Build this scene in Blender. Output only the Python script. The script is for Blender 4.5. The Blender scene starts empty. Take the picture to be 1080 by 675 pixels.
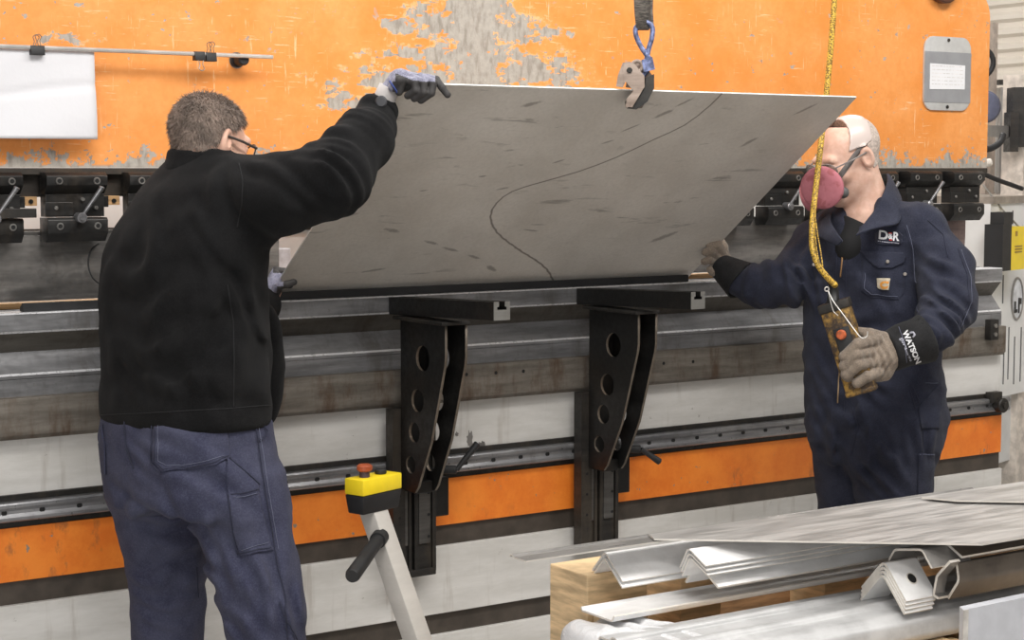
import bpy, bmesh, math, random
import numpy as np
from mathutils import Vector, Matrix, Euler
from mathutils.bvhtree import BVHTree
random.seed(7); RNG = np.random.default_rng(7)
scene = bpy.context.scene
COL = scene.collection
PI = math.pi

# ------------------------------------------------------------------ camera
F = 1850.0
PITCH = math.atan(160 / F)
TH = math.atan(F / (2790 * math.cos(PITCH)))
FH = np.array([math.sin(TH), math.cos(TH), 0.0])          # level forward
RT = np.array([math.cos(TH), -math.sin(TH), 0.0])         # right
ZZ = np.array([0, 0, 1.0])
FW = FH * math.cos(PITCH) - ZZ * math.sin(PITCH)
UP = FH * math.sin(PITCH) + ZZ * math.cos(PITCH)
def ray(x, y): return RT * (x - 540) / F + UP * (337.5 - y) / F + FW
CAM = -ray(280, 313) * 5; CAM[2] = 1.6
def aY(x, y, Y):
    d = ray(x, y); return CAM + d * ((Y - CAM[1]) / d[1])
def aX(x, y, X):
    d = ray(x, y); return CAM + d * ((X - CAM[0]) / d[0])
def aZ(x, y, z):
    d = ray(x, y); return CAM + d * ((z - CAM[2]) / d[2])
def aD(x, y, D): return CAM + ray(x, y) * D
def proj(P):
    d = np.asarray(P) - CAM; Z = d @ FW
    return 540 + F * (d @ RT) / Z, 337.5 - F * (d @ UP) / Z, Z

cd = bpy.data.cameras.new('camera'); cam = bpy.data.objects.new('camera', cd); COL.objects.link(cam)
cd.sensor_fit = 'HORIZONTAL'; cd.sensor_width = 36; cd.lens = F / 1080 * 36
cd.clip_start = .05; cd.clip_end = 200
M = Matrix(((RT[0], UP[0], -FW[0], CAM[0]), (RT[1], UP[1], -FW[1], CAM[1]), (RT[2], UP[2], -FW[2], CAM[2]), (0, 0, 0, 1)))
cam.matrix_world = M
scene.camera = cam

# ------------------------------------------------------------------ node expressions
class G:
    """a node tree being written; every value is a socket or a float"""
    def __init__(s, name):
        s.m = bpy.data.materials.new(name); s.m.use_nodes = True
        s.t = s.m.node_tree; s.b = s.t.nodes['Principled BSDF']
        g = s.t.nodes.new('ShaderNodeNewGeometry'); s.pos = g.outputs['Position']
        sp = s.t.nodes.new('ShaderNodeSeparateXYZ'); s.t.links.new(s.pos, sp.inputs[0])
        s.x, s.y, s.z = sp.outputs
    def _set(s, inp, v):
        if isinstance(v, bpy.types.NodeSocket): s.t.links.new(v, inp)
        elif v is not None:
            if hasattr(inp, 'default_value') and isinstance(v, (tuple, list)) and len(v) == 3 and len(inp.default_value) == 4: v = (*v, 1)
            inp.default_value = v
    def op(s, o, a, b=None, c=None, clamp=False):
        n = s.t.nodes.new('ShaderNodeMath'); n.operation = o; n.use_clamp = clamp
        s._set(n.inputs[0], a)
        if b is not None: s._set(n.inputs[1], b)
        if c is not None: s._set(n.inputs[2], c)
        return n.outputs[0]
    def add(s, a, b): return s.op('ADD', a, b)
    def sub(s, a, b): return s.op('SUBTRACT', a, b)
    def mul(s, a, b): return s.op('MULTIPLY', a, b)
    def mx(s, a, b): return s.op('MAXIMUM', a, b)
    def mn(s, a, b): return s.op('MINIMUM', a, b)
    def ab(s, a): return s.op('ABSOLUTE', a)
    def sm(s, v, lo, hi, t0=0.0, t1=1.0):
        n = s.t.nodes.new('ShaderNodeMapRange'); n.interpolation_type = 'SMOOTHSTEP'
        s._set(n.inputs['Value'], v); n.inputs['From Min'].default_value = lo; n.inputs['From Max'].default_value = hi
        n.inputs['To Min'].default_value = t0; n.inputs['To Max'].default_value = t1
        return n.outputs[0]
    def vec(s, x, y, z=0.0):
        n = s.t.nodes.new('ShaderNodeCombineXYZ')
        for i, v in enumerate((x, y, z)): s._set(n.inputs[i], v)
        return n.outputs[0]
    def scl(s, sx, sy, sz, v=None):
        n = s.t.nodes.new('ShaderNodeVectorMath'); n.operation = 'MULTIPLY'
        s.t.links.new(v or s.pos, n.inputs[0]); n.inputs[1].default_value = (sx, sy, sz); return n.outputs[0]
    def noise(s, v=None, scale=5, detail=4, rough=.55, dist=0, off=None):
        n = s.t.nodes.new('ShaderNodeTexNoise'); n.inputs['Scale'].default_value = scale
        n.inputs['Detail'].default_value = detail; n.inputs['Roughness'].default_value = rough; n.inputs['Distortion'].default_value = dist
        if off:
            a = s.t.nodes.new('ShaderNodeVectorMath'); a.operation = 'ADD'; s.t.links.new(v or s.pos, a.inputs[0]); a.inputs[1].default_value = (off, off * 1.7, off * .6); v = a.outputs[0]
        s.t.links.new(v or s.pos, n.inputs['Vector']); return n.outputs['Fac']
    def voro(s, v=None, scale=20, metric='CHEBYCHEV', out='Color'):
        n = s.t.nodes.new('ShaderNodeTexVoronoi'); n.distance = metric; n.inputs['Scale'].default_value = scale
        s.t.links.new(v or s.pos, n.inputs['Vector'])
        if out == 'Color':
            q = s.t.nodes.new('ShaderNodeSeparateColor'); s.t.links.new(n.outputs['Color'], q.inputs[0]); return q.outputs[0]
        return n.outputs[out]
    def mix(s, f, a, b):
        n = s.t.nodes.new('ShaderNodeMix'); n.data_type = 'RGBA'
        s._set(n.inputs[0], f); s._set(n.inputs[6], a); s._set(n.inputs[7], b); return n.outputs[2]
    def col(s, v): s._set(s.b.inputs['Base Color'], v); return s
    def rough(s, v): s._set(s.b.inputs['Roughness'], v); return s
    def metal(s, v): s._set(s.b.inputs['Metallic'], v); return s
    def spec(s, v): s._set(s.b.inputs['Specular IOR Level'], v); return s
    def bump(s, h, strength=.3, dist=.002):
        n = s.t.nodes.new('ShaderNodeBump'); n.inputs['Strength'].default_value = strength; n.inputs['Distance'].default_value = dist
        s._set(n.inputs['Height'], h); s.t.links.new(n.outputs[0], s.b.inputs['Normal']); return s

def lin(r, g, b):
    return tuple((c / 255 / 12.92 if c / 255 <= .04045 else ((c / 255 + .055) / 1.055) ** 2.4) for c in (r, g, b))

def plain(name, c, rough=.5, metal=0.0, var=.25, scale=18, bump=0, bscale=200, spec=None, stretch=None):
    g = G(name)
    v = g.scl(*stretch) if stretch else None
    n = g.noise(v, scale, 5, .6)
    c2 = tuple(x * (1 - var) for x in c); c3 = tuple(min(1, x * (1 + var)) for x in c)
    g.col(g.mix(g.sm(n, .3, .7), c2, c3)); g.rough(g.sm(n, .2, .8, max(.05, rough - .08), min(1, rough + .08))); g.metal(metal)
    if bump: g.bump(g.noise(None, bscale, 3), .4, bump)
    if spec is not None: g.spec(spec)
    return g.m

# ------------------------------------------------------------------ objects
def tag(o, label=None, cat=None, group=None, kind=None):
    if label: o['label'] = label
    if cat: o['category'] = cat
    if group: o['group'] = group
    if kind: o['kind'] = kind
    return o
def empty(name, loc, label, cat, group=None):
    o = bpy.data.objects.new(name, None); COL.objects.link(o); o.location = tuple(float(v) for v in loc); o.empty_display_size = .05
    return tag(o, label, cat, group)
def root_loc(o):
    v = Vector((0, 0, 0))
    while o is not None: v += o.location; o = o.parent
    return v
def link(name, me, mats, parent=None, smooth=False, origin=None):
    """mesh in world coordinates becomes one object (children keep world placement)"""
    o = bpy.data.objects.new(name, me); COL.objects.link(o)
    for m in (mats if isinstance(mats, (list, tuple)) else [mats]): me.materials.append(m)
    if parent is not None:
        off = root_loc(parent); me.transform(Matrix.Translation(-off)); o.parent = parent
    else:
        if origin is None:
            vs = [v.co for v in me.vertices]
            origin = (sum(v.x for v in vs) / len(vs), sum(v.y for v in vs) / len(vs), min(v.z for v in vs))
        off = Vector([float(q) for q in origin]); me.transform(Matrix.Translation(-off)); o.location = off
    if smooth:
        me.polygons.foreach_set('use_smooth', [True] * len(me.polygons))
    me.update()
    return o
class MB:
    """collects shapes in world coordinates"""
    def __init__(s): s.bm = bmesh.new()
    def _mi(s, faces, mi):
        for f in faces: f.material_index = mi
    def box(s, x0, x1, y0, y1, z0, z1, mi=0, bev=0, mat=None):
        r = bmesh.ops.create_cube(s.bm, size=1)
        vs = r['verts']
        for v in vs: v.co = Vector(((x0 + x1) / 2 + v.co.x * (x1 - x0), (y0 + y1) / 2 + v.co.y * (y1 - y0), (z0 + z1) / 2 + v.co.z * (z1 - z0)))
        fs = list({f for v in vs for f in v.link_faces}); s._mi(fs, mi)
        if bev:
            es = list({e for v in vs for e in v.link_edges})
            b = bmesh.ops.bevel(s.bm, geom=es, offset=bev, segments=2, profile=.5, affect='EDGES')
            vs = list({v for f in b['faces'] for v in f.verts} | {v for v in vs if v.is_valid})
            s._mi(b['faces'], mi)
        if mat is not None: bmesh.ops.transform(s.bm, matrix=mat, verts=vs)
        return vs
    def prism(s, pts, axis, a, b, mi=0, bev=0):
        """polygon pts (2D) extruded along axis from a to b. axis x: pts=(y,z); y: (x,z); z: (x,y)"""
        def mk(p, t): return {'x': (t, p[0], p[1]), 'y': (p[0], t, p[1]), 'z': (p[0], p[1], t)}[axis]
        A = [s.bm.verts.new(mk(p, a)) for p in pts]; B = [s.bm.verts.new(mk(p, b)) for p in pts]
        n = len(pts); fs = []
        for i in range(n): fs.append(s.bm.faces.new((A[i], A[(i + 1) % n], B[(i + 1) % n], B[i])))
        fs.append(s.bm.faces.new(A[::-1])); fs.append(s.bm.faces.new(B)); s._mi(fs, mi)
        bmesh.ops.recalc_face_normals(s.bm, faces=fs)
        if bev:
            es = list({e for f in fs for e in f.edges if e.calc_face_angle(0) > .5})
            bb = bmesh.ops.bevel(s.bm, geom=es, offset=bev, segments=2, profile=.5, affect='EDGES'); s._mi(bb['faces'], mi)
        return A + B
    def tube(s, pts, r, n=10, mi=0, cap=True):
        pts = [Vector([float(c) for c in p]) for p in pts]
        rs = r if isinstance(r, (list, tuple)) else [r] * len(pts)
        rings = []; t0 = None; u = None
        for i, p in enumerate(pts):
            t = (pts[min(i + 1, len(pts) - 1)] - pts[max(i - 1, 0)]).normalized()
            if u is None: u = t.orthogonal().normalized()
            else: u = (u - t * u.dot(t)).normalized()
            w = t.cross(u)
            rings.append([s.bm.verts.new(p + (u * math.cos(2 * PI * k / n) + w * math.sin(2 * PI * k / n)) * rs[i]) for k in range(n)])
        fs = []
        for a, b in zip(rings, rings[1:]):
            for k in range(n): fs.append(s.bm.faces.new((a[k], a[(k + 1) % n], b[(k + 1) % n], b[k])))
        if cap: fs.append(s.bm.faces.new(rings[0][::-1])); fs.append(s.bm.faces.new(rings[-1]))
        s._mi(fs, mi); return [v for q in rings for v in q]
    def cyl(s, a, b, r, n=20, mi=0, bev=0):
        a, b = Vector([float(c) for c in a]), Vector([float(c) for c in b])
        if bev:
            d = (b - a).normalized() * bev
            return s.tube([a, a + d, b - d, b], [r - bev, r, r, r - bev], n, mi)
        return s.tube([a, b], r, n, mi)
    def ring(s, c, axis, R, r, n=20, m=8, mi=0):
        axis = Vector(axis).normalized(); u = axis.orthogonal().normalized(); w = axis.cross(u); c = Vector([float(q) for q in c])
        rr = []
        for k in range(n):
            d = u * math.cos(2 * PI * k / n) + w * math.sin(2 * PI * k / n)
            rr.append([s.bm.verts.new(c + d * (R + r * math.cos(2 * PI * j / m)) + axis * r * math.sin(2 * PI * j / m)) for j in range(m)])
        fs = []
        for k in range(n):
            a, b = rr[k], rr[(k + 1) % n]
            for j in range(m): fs.append(s.bm.faces.new((a[j], b[j], b[(j + 1) % m], a[(j + 1) % m])))
        s._mi(fs, mi)
    def poly(s, pts, mi=0):
        f = s.bm.faces.new([s.bm.verts.new(tuple(float(c) for c in p)) for p in pts]); f.material_index = mi; return f
    def slab(s, pts, d, mi=0):
        """3D polygon extruded by vector d"""
        d = Vector([float(c) for c in d]); P = [Vector([float(c) for c in p]) for p in pts]
        A = [s.bm.verts.new(p) for p in P]; B = [s.bm.verts.new(p + d) for p in P]; n = len(P); fs = []
        for i in range(n): fs.append(s.bm.faces.new((A[i], A[(i + 1) % n], B[(i + 1) % n], B[i])))
        fs.append(s.bm.faces.new(A[::-1])); fs.append(s.bm.faces.new(B)); s._mi(fs, mi)
        bmesh.ops.recalc_face_normals(s.bm, faces=fs); return A + B
    def build(s, name, mats, parent=None, smooth=False, origin=None, auto=None):
        me = bpy.data.meshes.new(name); s.bm.normal_update(); s.bm.to_mesh(me); s.bm.free()
        o = link(name, me, mats, parent, smooth or auto is not None, origin)
        if auto is not None:
            try: me.set_sharp_from_angle(angle=math.radians(auto))
            except Exception: pass
        return o

def smooth_path(pts, n=8):
    P = [np.array(p, float) for p in pts]; P = [2 * P[0] - P[1]] + P + [2 * P[-1] - P[-2]]; out = []
    for i in range(1, len(P) - 2):
        for k in range(n):
            t = k / n; a, b, c, d = P[i - 1:i + 3]
            out.append(.5 * ((2 * b) + (-a + c) * t + (2 * a - 5 * b + 4 * c - d) * t ** 2 + (-a + 3 * b - 3 * c + d) * t ** 3))
    out.append(P[-2]); return out

# ------------------------------------------------------------------ implicit surfaces (bodies, cloth, gloves)
def smin(a, b, k):
    if k <= 0: return np.minimum(a, b)
    h = np.clip(.5 + .5 * (b - a) / k, 0, 1); return b * (1 - h) + a * h - k * h * (1 - h)
def smax(a, b, k): return -smin(-a, -b, k)
def rc(a, b, ra, rb, flat=None, fl=1.0):
    a = np.array(a, float); b = np.array(b, float)
    def f(p):
        ba = b - a; pa = p - a; L = max(1e-9, ba @ ba); h = np.clip(pa @ ba / L, 0, 1)
        q = pa - h[:, None] * ba
        if flat is not None:
            n = np.array(flat, float); n /= np.linalg.norm(n); q = q + np.outer(q @ n, n) * (1 / fl - 1)
        return np.sqrt((q * q).sum(1)) - (ra + (rb - ra) * h)
    return f
def ell(c, R, rot=None):
    c = np.array(c, float); R = np.array(R, float)
    def f(p):
        q = p - c
        if rot is not None: q = q @ rot
        k = np.sqrt(((q / R) ** 2).sum(1)); k2 = np.sqrt(((q / R ** 2) ** 2).sum(1)) + 1e-9
        return k * (k - 1) / k2
    return f
def vloft(levels, u, ratio_pow=2.0):
    """column of ellipses: levels (z, cx, cy, a, b), a along u (horizontal), b across"""
    L = np.array(sorted(levels)); u = np.array(u[:2], float); u /= np.linalg.norm(u); v = np.array([-u[1], u[0]])
    zs = np.linspace(L[0, 0], L[-1, 0], 80)
    def cub(col):
        y = np.interp(zs, L[:, 0], L[:, col]); kk = np.array([1, 2, 3, 2, 1.]) / 9
        yp = np.pad(y, 2, mode='edge'); return np.convolve(yp, kk, 'valid')
    C = [cub(i) for i in range(1, 5)]
    def f(p):
        z = p[:, 2]; cx, cy, a, b = [np.interp(z, zs, c) for c in C]
        dx = p[:, 0] - cx; dy = p[:, 1] - cy
        q = (np.abs((dx * u[0] + dy * u[1]) / a) ** ratio_pow + np.abs((dx * v[0] + dy * v[1]) / b) ** ratio_pow) ** (1 / ratio_pow)
        d = (q - 1) * np.minimum(a, b)
        e = np.maximum(L[0, 0] - z, z - L[-1, 0])
        return smax(d, e, .02)
    return f
def mesh_sdf(name, f, lo, hi, h, relax=1):
    lo = np.array(lo, float); hi = np.array(hi, float)
    n = np.ceil((hi - lo) / h).astype(int) + 1
    ax = [lo[i] + h * np.arange(n[i]) for i in range(3)]
    V = np.empty(n, np.float64)
    for i in range(0, n[0], 12):
        X, Y, Z = np.meshgrid(ax[0][i:i + 12], ax[1], ax[2], indexing='ij')
        p = np.stack([X.ravel(), Y.ravel(), Z.ravel()], 1); V[i:i + 12] = f(p).reshape(X.shape)
    V[0] = V[-1] = 1; V[:, 0] = V[:, -1] = 1; V[:, :, 0] = V[:, :, -1] = 1
    S = V < 0
    c = [S[i:n[0] - 1 + i, j:n[1] - 1 + j, k:n[2] - 1 + k] for i in (0, 1) for j in (0, 1) for k in (0, 1)]
    cs = sum(x.astype(np.int8) for x in c); act = (cs > 0) & (cs < 8)
    idx = -np.ones(act.shape, np.int64); ids = np.argwhere(act); idx[act] = np.arange(len(ids))
    acc = np.zeros((len(ids), 3)); cnt = np.zeros(len(ids))
    cor = [(i, j, k) for i in (0, 1) for j in (0, 1) for k in (0, 1)]
    for a in cor:
        for d in range(3):
            if a[d] == 0:
                b = list(a); b[d] = 1
                va = V[ids[:, 0] + a[0], ids[:, 1] + a[1], ids[:, 2] + a[2]]; vb = V[ids[:, 0] + b[0], ids[:, 1] + b[1], ids[:, 2] + b[2]]
                m = (va < 0) != (vb < 0); t = np.where(m, va / np.where(m, va - vb, 1), 0)
                q = np.repeat(np.array([a], float), len(ids), 0); q[:, d] = t
                acc += q * m[:, None]; cnt += m
    vs = lo + (ids + acc / cnt[:, None]) * h
    quads = []
    for d in range(3):
        e1, e2 = (d + 1) % 3, (d + 2) % 3
        sl0 = [slice(None)] * 3; sl1 = [slice(None)] * 3; sl0[d] = slice(0, -1); sl1[d] = slice(1, None)
        A, B = S[tuple(sl0)], S[tuple(sl1)]
        for flip, m in ((0, A & ~B), (1, ~A & B)):
            q = np.argwhere(m)
            q = q[(q[:, e1] > 0) & (q[:, e2] > 0)]
            if not len(q): continue
            def cell(o1, o2):
                r = q.copy(); r[:, e1] -= o1; r[:, e2] -= o2; return idx[r[:, 0], r[:, 1], r[:, 2]]
            k = np.stack([cell(1, 1), cell(0, 1), cell(0, 0), cell(1, 0)], 1)
            if flip: k = k[:, ::-1]
            quads.append(k)
    Q = np.concatenate(quads); Q = Q[(Q >= 0).all(1)]
    for _ in range(relax):
        s = np.zeros_like(vs); w = np.zeros(len(vs))
        for i in range(4):
            a, b = Q[:, i], Q[:, (i + 1) % 4]
            np.add.at(s, a, vs[b]); np.add.at(w, a, 1); np.add.at(s, b, vs[a]); np.add.at(w, b, 1)
        vs = np.where(w[:, None] > 0, vs * .5 + .5 * s / np.maximum(w, 1)[:, None], vs)
    me = bpy.data.meshes.new(name); me.vertices.add(len(vs)); me.vertices.foreach_set('co', vs.ravel())
    me.loops.add(Q.size); me.loops.foreach_set('vertex_index', Q.ravel().astype(np.int32))
    me.polygons.add(len(Q)); me.polygons.foreach_set('loop_start', np.arange(0, Q.size, 4, dtype=np.int32))
    me.update(calc_edges=True); me.validate(); return me
def union(parts):
    """parts: list of (f, k)"""
    def f(p):
        d = None
        for g, k in parts:
            v = g(p); d = v if d is None else smin(d, v, k)
        return d
    return f
def bvh_of(me):
    vs = [v.co.copy() for v in me.vertices]; fs = [tuple(p.vertices) for p in me.polygons]
    return BVHTree.FromPolygons(vs, fs)
def cast(bvh, x, y):
    d = Vector(ray(x, y)).normalized(); h = bvh.ray_cast(Vector(CAM), d)
    return (h[0], h[1]) if h[0] is not None else (None, None)
def drape(name, bvh, poly, off=.003, step=1.5, mats=None, parent=None, rim=.004):
    """a cloth patch cut to a polygon (given where the photo shows it), laid on a garment"""
    bm = bmesh.new(); f = bm.faces.new([bm.verts.new((x, y, 0)) for x, y in poly])
    xs = [p[0] for p in poly]; ys = [p[1] for p in poly]
    for ax_, lo, hi in ((0, min(xs), max(xs)), (1, min(ys), max(ys))):
        k = lo + step
        while k < hi:
            co = (k, 0, 0) if ax_ == 0 else (0, k, 0); no = (1, 0, 0) if ax_ == 0 else (0, 1, 0)
            bmesh.ops.bisect_plane(bm, geom=bm.verts[:] + bm.edges[:] + bm.faces[:], plane_co=co, plane_no=no); k += step
    bad = []; top = {}
    for v in bm.verts:
        c, n = cast(bvh, v.co.x, v.co.y)
        if c is None: bad.append(v); continue
        if n.dot(Vector(FW)) > 0: n = -n
        v.co = c + n * off
    if bad: bmesh.ops.delete(bm, geom=bad, context='VERTS')
    bmesh.ops.recalc_face_normals(bm, faces=bm.faces)
    if bm.faces:
        avg = sum((f.normal * f.calc_area() for f in bm.faces), Vector())
        if avg.dot(Vector(FW)) > 0: bmesh.ops.reverse_faces(bm, faces=bm.faces)
    if rim:
        r = bmesh.ops.extrude_face_region(bm, geom=bm.faces[:])
        nv = [g for g in r['geom'] if isinstance(g, bmesh.types.BMVert)]
        for v in nv: v.co += v.normal * 0
        # the original sheet becomes the underside
        newf = [g for g in r['geom'] if isinstance(g, bmesh.types.BMFace)]
        for v in {v for f in bm.faces if f not in set(newf) for v in f.verts} - set(nv): v.co += Vector(FW) * rim
    me = bpy.data.meshes.new(name); bm.to_mesh(me); bm.free()
    return link(name, me, mats, parent, True)
def seam(mb, bvh, pts, r=.0015, off=0.0, step=3):
    out = []
    for (x0, y0), (x1, y1) in zip(pts, pts[1:]):
        n = max(1, int(math.hypot(x1 - x0, y1 - y0) / step))
        for i in range(n + (1 if (x1, y1) == tuple(pts[-1]) else 0)):
            c, nn = cast(bvh, x0 + (x1 - x0) * i / n, y0 + (y1 - y0) * i / n)
            if c is not None:
                if nn.dot(Vector(FW)) > 0: nn = -nn
                if out and (c - out[-1]).length > .06: 
                    if len(out) > 1: mb.tube(out, r, 6)
                    out = []
                out.append(c + nn * off)
    if len(out) > 1: mb.tube(out, r, 6)
def text_mesh(s, size=1, ext=0.0, bold=0.0):
    c = bpy.data.curves.new('writing', 'FONT'); c.body = s; c.size = size; c.extrude = ext; c.align_x = 'CENTER'; c.align_y = 'CENTER'; c.offset = bold
    o = bpy.data.objects.new('writing', c); COL.objects.link(o)
    dg = bpy.context.evaluated_depsgraph_get(); dg.update()
    me = bpy.data.meshes.new_from_object(o.evaluated_get(dg)); bpy.data.objects.remove(o); bpy.data.curves.remove(c); return me
def text_on(name, bvh, s, px, py, size, ang, mat, parent, off=.004, bold=0.0, shear=0):
    """writing laid on a surface, its reading direction turned by ang"""
    me = text_mesh(s, size, 0, bold); ca, sa = math.cos(ang), math.sin(ang)
    bm = bmesh.new(); bm.from_mesh(me); bad = []
    bmesh.ops.triangulate(bm, faces=bm.faces[:]); bmesh.ops.subdivide_edges(bm, edges=[e for e in bm.edges if e.calc_length() > size * .12], cuts=2, use_grid_fill=False)
    for v in bm.verts:
        x, y = v.co.x + shear * v.co.y, v.co.y; X = px + x * ca + y * sa; Y = py + x * sa - y * ca
        c, n = cast(bvh, X, Y)
        if c is None: bad.append(v); continue
        if n.dot(Vector(FW)) > 0: n = -n
        v.co = c + n * off
    if bad: bmesh.ops.delete(bm, geom=bad, context='VERTS')
    bm.to_mesh(me); bm.free()
    return link(name, me, mat, parent)
# ------------------------------------------------------------------ materials
def mat_ram():
    g = G('worn_orange_paint')
    n1 = g.noise(None, 6, 5, .6); n2 = g.noise(None, 30, 5, .65, off=3)
    wx = g.add(g.x, g.mul(g.sub(g.noise(None, 9, 5, .7, off=7), .5), .10)); wz = g.add(g.z, g.mul(g.sub(g.noise(None, 11, 5, .7, off=12), .5), .08))
    blk = g.voro(g.scl(1, .0, 2.2), 26); blk2 = g.voro(g.scl(1, 0, 1.6), 60)
    def el(px, py, ax, az):
        c = aY(px, py, -.05); s = abs(aY(px + ax, py, -.05)[0] - c[0]); t = abs(aY(px, py + az, -.05)[2] - c[2])
        a = g.op('POWER', g.op('DIVIDE', g.sub(wx, float(c[0])), s), 2.0); b = g.op('POWER', g.op('DIVIDE', g.sub(wz, float(c[2])), t), 2.0)
        return g.sub(1.0, g.op('SQRT', g.add(a, b)))
    fld = None
    for e in ((505, 30, 34, 130), (500, 92, 60, 26), (440, 84, 62, 12), (460, 22, 26, 16), (424, 27, 17, 8), (545, 31, 24, 14), (580, 33, 18, 5), (560, 78, 40, 16), (500, 60, 80, 9), (385, 112, 30, 8), (362, 108, 16, 9), (80, 43, 20, 5), (50, 41, 7, 6), (520, 100, 95, 12)):
        v = el(*e); fld = v if fld is None else g.mx(fld, v)
    t = g.add(fld, g.add(g.mul(g.sub(blk, .5), .9), g.add(g.mul(g.sub(blk2, .5), .5), g.mul(g.sub(n2, .5), 1.4))))
    peel = g.sm(t, -.02, .04)
    # lower edge wear
    ed = g.sub(.062, g.sub(g.z, 1.602))
    et = g.add(g.mul(ed, 16), g.add(g.mul(g.sub(g.noise(g.scl(1, 1, .5), 14, 6, .75, off=4), .5), 5.5), g.mul(g.sub(blk2, .5), .7)))
    edge = g.sm(et, .55, .7)
    edge = g.mx(edge, g.sm(g.z, 1.603, 1.612, 1, 0))
    # little chips
    chips = g.sm(g.noise(g.scl(1, 1, 1.3), 34, 3, .6, off=20), .675, .69)
    chips = g.mul(chips, g.sm(g.noise(None, 2.5, 2, off=31), .38, .55))
    bare = g.mx(g.mx(peel, edge), chips)
    # pale scratches and dried drips
    s1 = g.sm(g.noise(g.scl(1, 1, 14), 9, 4, .7, off=8), .60, .67); s2 = g.sm(g.noise(g.scl(14, 1, 1.2), 7, 4, .7, off=15), .61, .69)
    sc = g.mul(g.mx(s1, s2), g.sm(g.noise(None, 5, 3, off=40), .40, .60, 0, .8))
    halo = g.mul(g.sm(t, -.45, -.05), g.sm(n2, .4, .62, 0, .55))
    pale = g.mx(sc, halo)
    o = g.mix(g.sm(n1, .3, .7), (.80, .285, .058), (.88, .365, .11))
    o = g.mix(g.sm(g.noise(None, 70, 3), .35, .7, 0, .25), o, (.70, .24, .05))
    o = g.mix(pale, o, (.86, .62, .36))
    gr = g.mix(g.noise(None, 45, 6, .75), (.22, .20, .175), (.60, .56, .50))
    gr = g.mix(g.sm(g.noise(g.scl(1, 1, .3), 60, 3, off=2), .45, .7, 0, .5), gr, (.16, .13, .10))
    g.col(g.mix(bare, o, gr)); g.rough(g.mix(bare, (.42,) * 3, (.6,) * 3)); g.bump(g.sub(1.0, bare), .3, .002)
    return g.m
def mat_steel(name, c, dark, rough=.38, metal=.75, stain=(.10, .06, .035), amt=.5, sx=1.0):
    g = G(name)
    n = g.noise(g.scl(.6, 1, 5), 6, 6, .65); st = g.noise(g.scl(2.2, 1, .6), 5, 6, .7, off=5); sp = g.noise(None, 60, 4, .7, off=9)
    base = g.mix(g.sm(n, .3, .72), dark, c)
    base = g.mix(g.mul(g.sm(st, .48, .68), amt), base, stain)
    base = g.mix(g.sm(sp, .62, .75, 0, .45), base, stain)
    g.col(base); g.rough(g.sm(sp, .3, .7, rough - .08, rough + .16)); g.metal(metal); g.bump(sp, .15, .001)
    return g.m
def mat_panel(name, c, c2, stain=(.12, .10, .085), amt=.55):
    g = G(name)
    a = g.noise(g.scl(.5, 1, 2.5), 4, 6, .7); b = g.noise(g.scl(1, 1, 1), 22, 6, .75, off=6); d = g.noise(g.scl(3, 1, .35), 6, 4, .65, off=14)
    base = g.mix(g.sm(a, .35, .68), c2, c)
    base = g.mix(g.sm(b, .66, .72, 0, amt), base, stain)
    base = g.mix(g.sm(d, .56, .74, 0, .5), base, (.35, .31, .27))
    g.col(base); g.rough(.5); g.bump(b, .1, .001); return g.m
def mat_stripe():
    g = G('orange_stripe_paint'); a = g.noise(None, 9, 6, .7); b = g.noise(g.scl(1, 1, .5), 16, 5, .7, off=8)
    base = g.mix(g.sm(a, .3, .7), (.76, .175, .016), (.88, .255, .03))
    st = g.mul(g.sm(b, .52, .66), g.sm(g.noise(None, 2.2, 2, off=3), .45, .6, 0, .7))
    base = g.mix(st, base, (.30, .10, .04)); base = g.mix(g.sm(g.noise(None, 40, 4, off=5), .68, .72), base, (.25, .22, .18))
    g.col(base); g.rough(.5); return g.m
def mat_cloth(name, c, c2, scale=10, weave=900, b=.0015, rough=.9, sheen=0.3, wr=.008, spec=.15):
    g = G(name); a = g.noise(None, scale, 6, .65); w = g.noise(None, weave, 2, .5)
    base = g.mix(g.sm(a, .32, .68), c, c2); base = g.mix(g.sm(g.noise(None, 260, 3, .6, off=3), .4, .7, 0, .22), base, tuple(min(1, q * 2.2) for q in c2))
    g.col(base); g.rough(rough); g.spec(spec)
    try: g.b.inputs['Sheen Weight'].default_value = sheen; g.b.inputs['Sheen Roughness'].default_value = .6
    except Exception: pass
    fold = g.noise(g.scl(1, 1, .6), 14, 3, .5, 1.2, off=5)
    g.bump(g.add(g.mul(fold, wr / max(b, 1e-5) * .25), w), .6, b); return g.m
def mat_skin(name, c, c2):
    g = G(name); a = g.noise(None, 28, 5, .6); g.col(g.mix(g.sm(a, .35, .7), c, c2)); g.rough(.5); g.spec(.35)
    g.b.inputs['Subsurface Weight'].default_value = .08; g.b.inputs['Subsurface Radius'].default_value = (.01, .004, .002)
    g.bump(g.noise(None, 420, 3), .3, .0006); return g.m

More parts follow.
